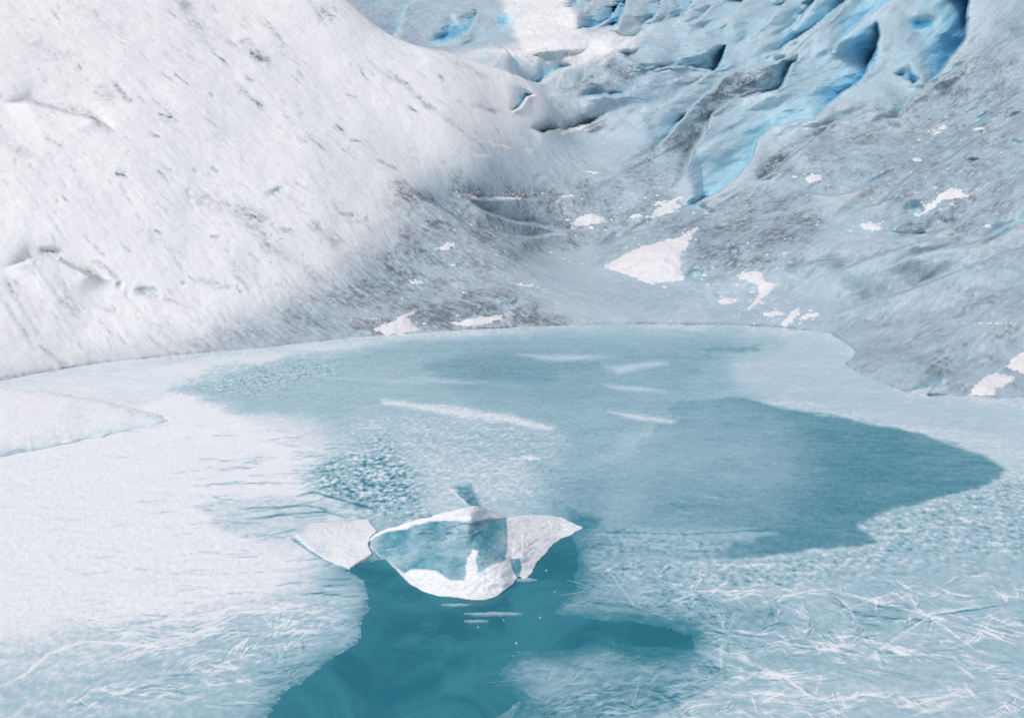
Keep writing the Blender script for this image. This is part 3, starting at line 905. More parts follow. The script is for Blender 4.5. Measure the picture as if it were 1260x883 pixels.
# flecks: small patches of thin dark ice between the frost
fl = fbm(IX*10.0, IY*10.0, 3, 121, 0.65)
fl2 = fbm(IX*2.2, IY*5.0, 4, 125, 0.6)
F += FK*(np.clip(fl*2.2, -1, 1)*0.75 + fl2*0.7)
F += 0.07*fbm(IX*0.6, IY*1.6, 5, 131) + 0.05*fl2*(F > 0.5)
# long fine scratches
scr = ridged(IX*1.2+0.6*IY, IY*9.0-0.8*IX, 3, 133)
F += 0.05*sstep(0.75, 0.95, scr)*(F > 0.3)


def crack(pts, width, dv):
    p = np.array(pts, float)
    ix = np.where((IU > p[:, 0].min()-12) & (IU < p[:, 0].max()+12) & (IV > p[:, 1].min()-12) & (IV < p[:, 1].max()+12))
    d, t = line_sd(IU[ix]+2.5*w3[ix], IV[ix]+1.5*w4[ix], pts)
    m = np.exp(-(d/width)**2)*np.minimum(sstep(-0.02, 0.15, t), 1-sstep(0.8, 1.02, t))
    F[ix] += dv*m


for pts, wd, dv in [([(290, 628), (330, 625), (380, 623), (420, 632)], 1.1, -.55), ([(300, 640), (350, 634), (400, 630), (440, 640)], 1.1, -.6), ([(360, 612), (385, 606), (420, 616), (470, 630)], 1.2, -.65), ([(250, 597), (330, 595), (385, 596)], 1, -.4), ([(240, 600), (300, 592)], 1, -.3),
                    ([(355, 660), (380, 678), (405, 692), (440, 702)], 1.3, -.7), ([(390, 605), (400, 598), (440, 606)], 1, -.5), ([(395, 700), (415, 690), (440, 690)], 1, -.5), ([(330, 660), (370, 650)], 1, -.4), ([(0, 846), (30, 832), (60, 805), (105, 790), (150, 793), (230, 800)], 1.4, .30),
                    ([(560, 604), (590, 632)], 1.2, -.4), ([(550, 600), (585, 628)], 1, .3), ([(1010, 735), (1060, 758), (1140, 765), (1150, 752)], 1.2, -.3), ([(1145, 758), (1190, 752), (1240, 745)], 1.1, -.4), ([(1145, 758), (1190, 749), (1240, 742)], 1.0, .3),
                    ([(740, 690), (780, 745), (850, 772)], 1.2, .3), ([(760, 770), (820, 778), (870, 800)], 1.2, .35), ([(1000, 764), (1100, 730), (1150, 765), (1200, 800), (1260, 820)], 1.0, .25), ([(860, 792), (960, 830), (1000, 860)], 1.3, .3), ([(720, 655), (840, 658), (960, 652)], 1.1, -.25)]:
    crack(pts, wd, dv)
for _ in range(230):                               # short dark hairlines in the white ice
    x, y = rng.uniform(0, 440), rng.uniform(520, 780)
    L, a = rng.uniform(8, 60), math.radians(rng.normal(-4, 9))
    if x < 200 and rng.random() < 0.5:
        continue
    crack([(x-L/2, y+L/2*math.sin(-a)*.6), (x+rng.normal(0, 3), y+rng.normal(0, 1.5)), (x+L/2, y-L/2*math.sin(-a)*.6)], 0.8, -rng.uniform(.08, .32)*(0.5+x/440))

def frost_line(x, y, L, ang, width, dv, bend):
    """one hair of frost: L and width in picture pixels at the pond, flattened by the low view"""
    c, s = math.cos(ang), math.sin(ang)*0.55
    nx, ny = -s, c
    pts = [(x + c*L*t + nx*bend*L*(t*(1-t))*4, y + s*L*t + ny*bend*L*(t*(1-t))*4) for t in (0, .25, .5, .75, 1)]
    p = np.array(pts)
    i0, i1 = np.searchsorted(gu, [p[:, 0].min()-4, p[:, 0].max()+4])
    j0, j1 = np.searchsorted(gv, [p[:, 1].min()-4, p[:, 1].max()+4])
    if i1-i0 < 2 or j1-j0 < 2:
        return
    sl = (slice(j0, j1), slice(i0, i1))
    d, t = line_sd(IU[sl], IV[sl], pts)
    F[sl] += dv*np.exp(-(d/width)**2)*(1-sstep(0.55, 1.01, t))*sstep(-0.01, 0.05, t)


def sheaf(x, y, ang, n, L, spread, width, bright):
    """a bundle of frost hairs fanning out from a stem"""
    a0 = math.radians(ang)
    bend = rng.normal(0, .10)
    for i in range(n):
        t = rng.random()
        ox, oy = x + math.cos(a0)*L*.5*t + rng.normal(0, L*.06), y + math.sin(a0)*.55*L*.5*t + rng.normal(0, L*.04)
        frost_line(ox, oy, L*rng.uniform(.25, .8), a0 + math.radians(rng.normal(0, spread)), width*rng.uniform(.7, 1.2), bright*rng.uniform(.3, 1)*(1 if rng.random() < .68 else -.9), bend)


def field(n, poly, amean, asd, L, num, spread, width, bright):
    p = np.array(poly, float)
    k = 0
    while k < n:
        x, y = rng.uniform(p[:, 0].min(), p[:, 0].max()), rng.uniform(p[:, 1].min(), p[:, 1].max())
        if poly_sd(np.array([x]), np.array([y]), poly)[0] < 0:
            continue
        k += 1
        sheaf(x, y, rng.normal(amean, asd), num, L*rng.lognormal(0, .3), spread, width, bright)


R_FORE = [(720, 700), (860, 712), (1000, 725), (1260, 700), (1275, 890), (700, 890), (860, 800), (840, 770)]
field(120, R_FORE, 205, 45, 52, 14, 9, .7, .22)
field(50, R_FORE, 25, 25, 90, 16, 4, .7, .22)
field(26, [(860, 735), (1130, 740), (1160, 800), (900, 815)], -60, 60, 46, 9, 14, .9, .26)
field(30, [(700, 690), (860, 700), (900, 770), (800, 770)], -30, 60, 44, 9, 25, .9, .26)
field(40, [(590, 830), (760, 790), (880, 830), (840, 880), (640, 885)], -25, 30, 60, 12, 12, .8, .24)
field(60, [(150, 770), (420, 740), (440, 790), (340, 880), (60, 880)], -14, 16, 80, 12, 6, .8, .22)
field(26, [(250, 790), (420, 760), (400, 830), (300, 860)], -40, 35, 50, 8, 18, 1.0, .30)
field(46, [(60, 690), (420, 690), (440, 760), (60, 790)], -4, 7, 80, 10, 4, .7, .17)
field(24, [(240, 560), (440, 560), (470, 640), (260, 680)], -4, 12, 60, 7, 9, .8, -.20)
field(30, [(230, 480), (900, 420), (900, 600), (700, 640), (500, 560)], -2, 4, 70, 5, 3, .7, .10)
for p_, n_ in [([(850, 772), (760, 745), (720, 690)], 1)]:
    pass
for x, y, a, L, dv in [(1145, 758, 28, 180, .3), (1145, 758, 60, 70, .35), (1145, 758, 100, 60, .35), (1145, 758, 130, 110, .3), (1145, 758, 205, 170, .3), (1145, 758, -20, 110, .25), (850, 775, 18, 330, .30), (850, 795, 33, 250, .28), (700, 742, 12, 160, .30), (845, 790, 150, 150, .25),
                       (1010, 835, 95, 45, .3), (1075, 800, 78, 60, .3), (925, 860, 80, 40, .3), (640, 880, -35, 130, .3), (700, 800, 215, 120, .2), (330, 800, -25, 110, .35), (250, 845, -22, 120, .3), (320, 780, -6, 140, .3), (420, 690, 165, 120, .2)]:
    for q in range(3):
        frost_line(x+rng.normal(0, 2), y+rng.normal(0, 1.5), L*rng.uniform(.8, 1.1), math.radians(a+rng.normal(0, 1.5)), 1.1, 0.7*dv*(1 if q < 2 else -.8), rng.normal(0, .03))
# which piece of ice: 0 open water
OPEN = [(428, 702), (446, 690), (470, 688), (500, 700), (560, 728), (620, 720), (648, 690), (690, 652), (712, 648), (702, 660), (712, 680), (706, 720), (690, 742), (680, 756), (740, 764), (800, 768), (850, 782), (852, 794), (800, 810), (740, 790), (700, 800), (640, 800), (612, 830), (640, 862), (600, 892), (560, 940), (320, 960), (326, 890), (350, 852), (400, 820), (440, 790), (452, 750), (452, 725), (440, 705)]
ou = IU + 13*fbm(IX*2.2, IY*2.2, 6, 141, 0.72)
ov = IV + 8*fbm(IX*2.2, IY*2.2, 6, 145, 0.72)
osd = poly_sd(ou, ov, OPEN)
piece = np.ones(IU.shape, int)
piece[(IU > 640) & (IV > 640)] = 3
piece[poly_sd(PU*0.45+IU*0.55, PV*0.45+IV*0.55, MIDR) > 0] = 2
upm = poly_sd(PU, PV, UPPER) > 0
piece[upm & (piece != 2)] = 2
piece[(poly_sd(IU, IV, [(700, 400), (1300, 400), (1300, 700), (1100, 650), (860, 690), (800, 520), (900, 470)]) > 0) & (piece == 1)] = 3
fern = poly_sd(PU, PV, [(590, 830), (640, 800), (700, 800), (760, 790), (850, 800), (900, 830), (860, 860), (760, 900), (560, 960), (640, 870)]) > 0
fern2 = poly_sd(PU, PV, [(690, 760), (700, 700), (760, 690), (840, 720), (860, 780), (800, 800), (740, 770)]) > 0
open_ = osd > 0
piece[open_] = 0
piece[fern & (IU > 560)] = 4
F[(piece == 4)] = np.clip(F[piece == 4]*0.75 - 0.06 + 0.12*fl2[piece == 4], 0.04, 0.7)
# frosted lip along the open water, water darkens the thin edge
lip = np.exp(-np.maximum(-osd, 0)/3.0)*(piece > 0)
F = np.clip(F, 0.02, 1.05)
F = np.where((piece > 0), F*(1-np.where(piece == 1, 0.74, 0.92)*np.exp(-np.maximum(-osd, 0)/np.where(piece == 1, 34.0, 28.0))) + np.where(piece == 1, 0.30, 0.06)*lip*sstep(-.1, .4, fl), F)
IZ = 0.012 + 0.010*np.clip(F, 0, 1)*(0.4+fl) + 0.006*fl2
IZ = 0.002 + IZ*sstep(0, 6, -osd)
ICO = np.stack([IX, IY, IZ], -1).reshape(-1, 3)
IFC = grid_faces(*IU.shape)[:, ::-1]
pf = piece.ravel()[IFC]
pid = pf.max(1)
pid[(pf == 0).any(1)] = 0
gl = IFC[pid > 0]
ge = np.sort(np.concatenate([gl[:, [0, 1]], gl[:, [1, 2]], gl[:, [2, 3]], gl[:, [3, 0]]]), 1)
gk, gc_ = np.unique(ge[:, 0]*np.int64(len(ICO))+ge[:, 1], return_counts=True)
RIM = gk[gc_ == 1]
for pi, lab in [(1, 'broad white opaque ice sheet covering the left of the pond'), (2, 'thin smooth teal ice pane frozen across the middle of the pond'),
                (3, 'frosted blue grey ice sheet with needle crystals in the right foreground'), (4, 'thin feathery see-through ice fan spreading over open water at the bottom')]:
    sel = IFC[pid == pi]
    # rim: edges towards open water or land get a short wall down into the water
    e = np.concatenate([sel[:, [0, 1]], sel[:, [1, 2]], sel[:, [2, 3]], sel[:, [3, 0]]])
    key = np.sort(e, 1)
    be = e[np.isin(key[:, 0]*np.int64(len(ICO))+key[:, 1], RIM)]
    c_, f_, a_ = compact(ICO, sel, {'frost': F.ravel()})
    bv = np.unique(be)
    mp = np.full(len(ICO), -1, np.int64)
    mp[bv] = len(c_)+np.arange(len(bv))
    nb = len(bv)
    top, low = ICO[bv].copy(), ICO[bv].copy()
    low[:, 2] = -0.03
    f_ = np.concatenate([f_, np.stack([mp[be[:, 1]], mp[be[:, 0]], mp[be[:, 0]]+nb, mp[be[:, 1]]+nb], 1)])
    c_ = np.concatenate([c_, top, low])
    a_ = {'frost': np.concatenate([a_['frost'], F.ravel()[bv], F.ravel()[bv]])}
    tag(mesh_obj('ice_sheet', c_, f_, M_POND, a_), lab, 'ice sheet', 'ice sheets frozen on the pond')

# ------------------------------------------------------------------ ice needles (frost blades lying on the sheets)
def needles(name, lab, mat, items):
    vs, fs = [], []
    for (x, y, L, a, wd, h, bend) in items:
        c, s = math.cos(a), math.sin(a)
        base = len(vs)
        for i, t in enumerate((-1, -.5, 0, .5, 1)):
            wl = wd*(1-abs(t)**1.5)+0.0006
            off = bend*(1-t*t)*L
            ux, uy = x + c*t*L/2 - s*off, y + s*t*L/2 + c*off
            vs.append((ux - s*wl, uy + c*wl, 0.012))
            vs.append((ux, uy, 0.0165 + 0.1*h*(1-abs(t))))
            vs.append((ux + s*wl, uy - c*wl, 0.012))
            if i:
                b0, b1 = base+3*(i-1), base+3*i
                fs += [(b0, b0+1, b1+1, b1), (b0+1, b0+2, b1+2, b1+1)]
    fs = [f[::-1] for f in fs]
    o_ = mesh_obj(name, np.array(vs), np.array(fs), mat, None, False)
    tag(o_, lab, 'ice needles', kind='stuff')


def cluster(n, cu, cv, ru, rv, amean, aspread, L, wd, h, out):
    for _ in range(n):
        u, v = cu + rng.normal(0, ru), cv + rng.normal(0, rv)
        if v < 560 or v > 980 or u < -50 or u > 1320:
            continue
        x, y, _z = at_z(u, v)
        if poly_sd(np.array([u]), np.array([v]), OPEN)[0] > -16:
            continue
        out.append((float(x), float(y), L*rng.lognormal(0, .5), math.radians(rng.normal(amean, aspread)), wd*rng.lognormal(0, .35), h*rng.random(), rng.normal(0, .03)))


big, fine_, pale = [], [], []
for (n_, cu, cv, ru, rv, am, asp, L) in [(34, 800, 712, 45, 16, 40, 60, .32), (30, 760, 745, 45, 12, 20, 50, .45), (24, 880, 765, 60, 22, 150, 40, .4), (16, 1060, 770, 60, 22, 60, 50, .4), (12, 1150, 790, 50, 22, 110, 40, .4), (16, 990, 830, 60, 20, 150, 25, .5),
                                         (12, 340, 790, 50, 22, 25, 30, .4), (10, 390, 770, 30, 16, 20, 35, .4), (8, 440, 615, 30, 12, 8, 25, .3)]:
    cluster(max(4, n_//2), cu, cv, ru, rv, am, asp, L, .0034, .010, big)
    cluster(n_*2, cu, cv, ru*1.4, rv*1.4, am, asp*1.1, L*.7, .0022, .006, fine_)
cluster(150, 760, 845, 80, 28, 35, 30, .40, .0022, .004, pale)
cluster(120, 700, 860, 60, 22, 45, 30, .35, .0022, .004, pale)
cluster(100, 790, 720, 60, 25, 30, 60, .3, .003, .008, pale)
needles('ice_needles', 'long raised white frost needles criss-crossing the foreground pond ice', M_NEEDLE, big)
needles('ice_needles', 'fine white hairlike frost needles spread over the foreground pond ice', M_NEEDLE, fine_)
needles('ice_needles', 'pale teal frost needles fanning around the open water', M_NEEDLE2, pale)

# ------------------------------------------------------------------ solids drawn in picture coordinates with real height
def pix_solid(name, outline, ctrl, step, mat, attrfn, lab, cat, group=None, rough=0.03, back=0.35, zbot=-0.25, warp=2.0, split=None, soft=26, sink=0.0):
    """a solid whose visible surface passes through ctrl points (px, py, z); the back and the underside close it"""
    pts = [(p[0], p[1]) for p in ctrl]
    res = delaunay_2d_cdt([Vector(p) for p in pts], [], [], 0, 1e-4)
    tv = np.array([tuple(v) for v in res[0]])
    oz = np.array([ctrl[i[0]][2] for i in res[3]])
    tris = np.array(res[2])
    o_ = np.array(outline, float)
    us = np.arange(o_[:, 0].min()-3, o_[:, 0].max()+3, step)
    vs_ = np.arange(o_[:, 1].min()-3, o_[:, 1].max()+3, step)
    uu, vv = np.meshgrid(us, vs_)
    zz = np.full(uu.shape, np.nan)
    for t in tris:
        (ax, ay), (bx_, by_), (cx, cy) = tv[t]
        den = (by_-cy)*(ax-cx)+(cx-bx_)*(ay-cy)
        if abs(den) < 1e-9:
            continue
        l0 = ((by_-cy)*(uu-cx)+(cx-bx_)*(vv-cy))/den
        l1 = ((cy-ay)*(uu-cx)+(ax-cx)*(vv-cy))/den
        l2 = 1-l0-l1
        m_ = (l0 > -1e-6) & (l1 > -1e-6) & (l2 > -1e-6)
        zz[m_] = (l0*oz[t[0]]+l1*oz[t[1]]+l2*oz[t[2]])[m_]
    wx, wy, _z = at_z(uu, vv, 0)
    sd = poly_sd(uu + warp*fbm(wx*3, wy*3, 3, 151), vv + warp*fbm(wx*3, wy*3, 3, 153), outline)
    ok = (sd > -0.2) & ~np.isnan(zz)
    good = (~np.isnan(zz)).astype(float)
    zz = np.nan_to_num(zz)
    for _ in range(soft):
        def avg(a):
            a = np.pad(a, 1, mode='edge')
            a = (a[:-2]+a[1:-1]*2+a[2:])/4
            return (a[:, :-2]+a[:, 1:-1]*2+a[:, 2:])/4
        num, den_ = avg(zz*good), avg(good)
        zz = np.where(good > 0, num/np.maximum(den_, 1e-6), 0)
    zz = zz + rough*(fbm(wx*4, wy*4, 4, 155) + 0.6*ridged(wx*7, wy*7, 2, 157)-0.3)*sstep(0, 8, sd)
    zz = zz - sink*(1-sstep(0, 7, sd))
    X_, Y_, Z_ = at_z(uu, vv, zz)
    co = np.stack([X_, Y_, Z_], -1).reshape(-1, 3)
    fc = grid_faces(*uu.shape)[:, ::-1]
    fc = fc[ok.ravel()[fc].all(1)]
    at = {k_: f_(uu, vv, sd, wx, wy).ravel() for k_, f_ in attrfn.items()}
    c_, f_, a_ = compact(co, fc, at)
    e = np.concatenate([f_[:, [0, 1]], f_[:, [1, 2]], f_[:, [2, 3]], f_[:, [3, 0]]])
    key = np.sort(e, 1)
    _, inv, cnt = np.unique(key[:, 0]*np.int64(len(c_))+key[:, 1], return_inverse=True, return_counts=True)
    be = e[cnt[inv] == 1]
    bv = np.unique(be)
    n0 = len(c_)
    mp1 = np.full(n0, -1, np.int64)
    mp2 = mp1.copy()
    mp1[bv] = n0+np.arange(len(bv))
    mp2[bv] = n0+len(bv)+np.arange(len(bv))
    mid = c_[bv].copy()
    hgt = np.maximum(mid[:, 2], 0)
    mid[:, 1] += back*np.minimum(hgt*1.2, 0.7)
    mid[:, 2] = hgt*0.55 - 0.02
    low = c_[bv].copy()
    low[:, 1] += back*np.minimum(hgt*2.0, 1.1)
    low[:, 2] = zbot
    f_ = np.concatenate([f_, np.stack([be[:, 1], be[:, 0], mp1[be[:, 0]], mp1[be[:, 1]]], 1), np.stack([mp1[be[:, 1]], mp1[be[:, 0]], mp2[be[:, 0]], mp2[be[:, 1]]], 1)])
    c_ = np.concatenate([c_, mid, low])
    a_ = {k_: np.concatenate([v_, v_[bv], v_[bv]]) for k_, v_ in a_.items()}
    if split is None:
        return tag(mesh_obj(name, c_, f_, mat, a_, True), lab, cat, group)
    an, th, part, above = split
    q = a_[an][f_].mean(1) > th
    q = q if above else ~q
    c1, f1, a1 = compact(c_, f_[~q], a_)
    root = tag(mesh_obj(name, c1, f1, mat, a1, True), lab, cat, group)
    c2, f2, a2 = compact(c_, f_[q], a_)
    mesh_obj(part, c2, f2, mat, a2, True, root)
    return root


# iceberg
BERG_OUT = [(453, 664), (462, 656), (480, 648), (500, 642), (540, 632), (562, 626), (585, 621), (603, 627), (622, 635), (655, 634), (690, 636), (706, 642), (719, 650), (703, 657), (690, 662), (676, 676), (662, 690), (654, 705), (646, 714), (640, 708), (634, 716), (612, 733), (598, 738), (570, 736), (540, 732), (520, 727), (505, 718), (492, 706), (480, 694), (466, 682), (456, 673)]
BERG_CTRL = [(440, 664, .02), (453, 664, .10), (462, 656, .20), (480, 648, .38), (500, 642, .50), (540, 631, .74), (562, 625, .84), (585, 620, .82), (603, 626, .60), (622, 634, .38), (655, 633, .26), (690, 635, .10), (722, 649, .0), (706, 640, .06),
             (470, 658, .24), (500, 650, .44), (540, 642, .68), (580, 636, .80), (620, 641, .40),
             (466, 684, .0), (480, 697, .0), (492, 708, .0), (505, 721, -.02), (520, 730, -.02), (540, 735, -.02), (570, 740, -.02), (600, 741, -.02), (614, 736, -.02), (636, 718, -.01), (646, 717, 0), (655, 706, 0), (664, 691, 0), (690, 664, 0),
             (498, 703, .10), (533, 700, .17), (553, 713, .14), (570, 715, .14), (573, 680, .40), (590, 675, .44), (600, 697, .30), (623, 688, .25), (540, 668, .42), (500, 675, .24), (624, 660, .34), (590, 655, .54),
             (515, 712, .08), (540, 722, .07), (600, 725, .08), (580, 722, .12), (618, 712, .16), (634, 700, .10), (640, 688, .18), (650, 665, .20), (665, 660, .14), (690, 650, .06), (650, 695, .06), (620, 725, .04), (632, 690, .16)]
BLUE_P = [(452, 667), (474, 655), (500, 650), (520, 643), (542, 640), (580, 641), (604, 637), (624, 636), (625, 660), (623, 688), (610, 693), (598, 698), (588, 706), (586, 690), (590, 678), (582, 676), (575, 686), (571, 714), (553, 713), (535, 701), (505, 700), (498, 705), (482, 694), (466, 682)]


def berg_blue(uu, vv, sd, wx, wy):
    a = 3.0*fbm(wx*5, wy*5, 3, 161)
    m_ = sstep(-1.5, 1.5, poly_sd(uu+a, vv+a*.6, BLUE_P))
    m_ = np.maximum(m_, sstep(-1, 1, poly_sd(uu, vv, [(627, 687), (640, 687), (642, 700), (637, 712), (630, 700)])))
    m_ = m_*(0.88+0.4*fbm(wx*2, wy*2, 3, 165))
    for ln, wd, am in [([(466, 678), (486, 674), (504, 669)], 1.0, .6), ([(516, 674), (532, 679), (548, 682)], .9, .45), ([(482, 655), (490, 668), (498, 684)], 1.2, .35), ([(570, 640), (575, 655), (582, 668)], 1.4, .35), ([(540, 645), (552, 664), (556, 690)], 1.0, .3), ([(600, 640), (596, 660), (604, 684)], 1.0, .3), ([(500, 690), (530, 684), (560, 694)], .9, .3)]:
        dl, tl = line_sd(uu+a*.5, vv, ln)
        m_ = m_ - 0.42*am*np.exp(-(dl/(wd*1.2))**2)*(0.5+fbm(wx*6, wy*6, 2, 167))
    return np.clip(m_ + 0.25*sstep(0.1, .6, fbm(wx*5, wy*5, 3, 163))*(sd < 30), 0, 1)


pix_solid('iceberg', BERG_OUT, BERG_CTRL, 0.8, M_BERG, {'blue': berg_blue}, 'small iceberg with clear blue face and white rim frozen into the pond', 'iceberg', rough=0.018, warp=3.2, back=0.8, split=('blue', 0.45, 'snow_crust', False))
# flat slab left of it
SLAB = [(362, 655), (380, 643), (420, 639.5), (454, 637.5), (457, 645), (464, 652), (456, 660), (452, 668), (458, 680), (430, 698), (405, 690), (378, 673)]
pix_solid('ice_slab', SLAB, [(340, 655, .02), (362, 655, .035), (380, 640, .05), (420, 636, .06), (458, 634, .07), (466, 646, .08), (470, 652, .1), (452, 668, .07), (460, 682, .05), (430, 702, .04), (405, 694, .035), (376, 676, .03), (420, 665, .065)],
          0.9, M_BERG, {'blue': lambda uu, vv, sd, wx, wy: np.clip(0.04+0.12*sstep(10, 50, 700-vv-(uu-360)*0.3) + 0.25*sstep(.1, .5, fbm(wx*2, wy*2, 3, 171))*sstep(30, 0, sd), 0, 1)}, 'flat pale ice slab lying against the left of the iceberg', 'ice slab', rough=0.012, back=0.1, zbot=-0.05, warp=1.2)
# raised snow ledge at the left edge
LEDGE = [(-330, 470), (-120, 470), (0, 477), (60, 481), (120, 491), (170, 503), (205, 512), (219, 518), (205, 523), (160, 533), (90, 547), (0, 564), (-120, 590), (-330, 640)]
pix_solid('snow_ledge', LEDGE, [(-330, 465, .55), (-120, 465, .5), (0, 474, .42), (60, 479, .38), (120, 488, .28), (170, 500, .17), (210, 510, .09), (222, 518, -.01), (205, 524, -.01), (160, 535, -.012), (90, 549, -.012), (0, 566, -.012), (-120, 595, 0), (-330, 648, 0),
                                    (0, 545, .26), (80, 531, .20), (150, 521, .12), (-120, 566, .3), (0, 520, .40), (80, 508, .32), (-330, 600, .4), (-330, 520, .5), (0, 495, .45), (190, 517, .07)],
          1.4, M_LEDGE, {'teal': lambda uu, vv, sd, wx, wy: np.clip(0.5*sstep(20, 3, sd)*sstep(505, 530, vv + uu*0.05), 0, 1)*np.clip(.7+fbm(wx*2, wy*2, 3, 181), 0, 1)}, 'low snow covered ice ledge jutting into the pond at the left edge', 'snow ledge', rough=0.008, back=0.2, zbot=-0.1, warp=3, soft=60, sink=0.05, split=('teal', 0.2, 'ice_edge', True))

# ------------------------------------------------------------------ snow patches lying on the slopes
def snow_patch(poly, lab, thick=0.10, warp=3.0, step=1.1):
    p = np.array(poly, float)
    us = np.arange(p[:, 0].min()-6, p[:, 0].max()+6, step)
    vs_ = np.arange(p[:, 1].min()-6, p[:, 1].max()+6, step*0.8)
    uu, vv = np.meshgrid(us, vs_)
    X_, Y_, Z_ = trace(uu.ravel(), vv.ravel())
    X_, Y_, Z_ = X_.reshape(uu.shape), Y_.reshape(uu.shape), Z_.reshape(uu.shape)
    sd = poly_sd(uu + warp*fbm(uu*.09, vv*.12, 4, 191, .65)*2, vv + warp*fbm(uu*.09, vv*.12, 4, 193, .65), poly)
    hole = fbm(uu*.10, vv*.16, 4, 195)
    sd = sd - np.maximum(hole-0.42, 0)*10 + 2.2*fbm(uu*.35, vv*.45, 3, 199)
    Zt = Z_ + thick*(1-np.exp(-np.maximum(sd+1, 0)/7.0)) - 0.02 + 0.025*fbm(X_*5, Y_*5, 3, 197)
    co = np.stack([X_, Y_, Zt], -1).reshape(-1, 3)
    fc = grid_faces(*uu.shape)[:, ::-1]
    ok = (sd > -1.3).ravel()
    Yf = Y_.ravel()[fc]
    fc = fc[ok[fc].all(1) & (Yf.max(1)-Yf.min(1) < 2.0)]
    if len(fc) < 4:
        return
    par = list(range(len(co)))

    def find(i):
        while par[i] != i:
            par[i] = par[par[i]]
            i = par[i]
        return i
    for q in fc.tolist():
        r0 = find(q[0])
        for i in q[1:]:
            par[find(i)] = r0
    roots = np.array([find(i) for i in fc[:, 0].tolist()])
    vals, cnts = np.unique(roots, return_counts=True)
    fc = fc[roots == vals[np.argmax(cnts)]]
    c_, f_, _a = compact(co, fc, {})
    e = np.concatenate([f_[:, [0, 1]], f_[:, [1, 2]], f_[:, [2, 3]], f_[:, [3, 0]]])
    key = np.sort(e, 1)
    _, inv, cnt = np.unique(key[:, 0]*np.int64(len(c_))+key[:, 1], return_inverse=True, return_counts=True)
    be = e[cnt[inv] == 1]
    bv = np.unique(be)
    mp = np.full(len(c_), -1, np.int64)
    mp[bv] = len(c_)+np.arange(len(bv))
    low = c_[bv].copy()
    low[:, 2] -= 0.12
    f_ = np.concatenate([f_, np.stack([be[:, 1], be[:, 0], mp[be[:, 0]], mp[be[:, 1]]], 1)])
    c_ = np.concatenate([c_, low])
    tag(mesh_obj('snow_patch', c_, f_, M_SNOW), lab, 'snow patch', 'snow patches left on the ice')


def blob(cx, cy, rx, ry, ang=0):
    c, s = math.cos(math.radians(ang)), math.sin(math.radians(ang))
    return [(cx + rx*math.cos(t)*c - ry*math.sin(t)*s, cy + rx*math.cos(t)*s + ry*math.sin(t)*c) for t in np.linspace(0, 2*math.pi, 14)[:-1]]


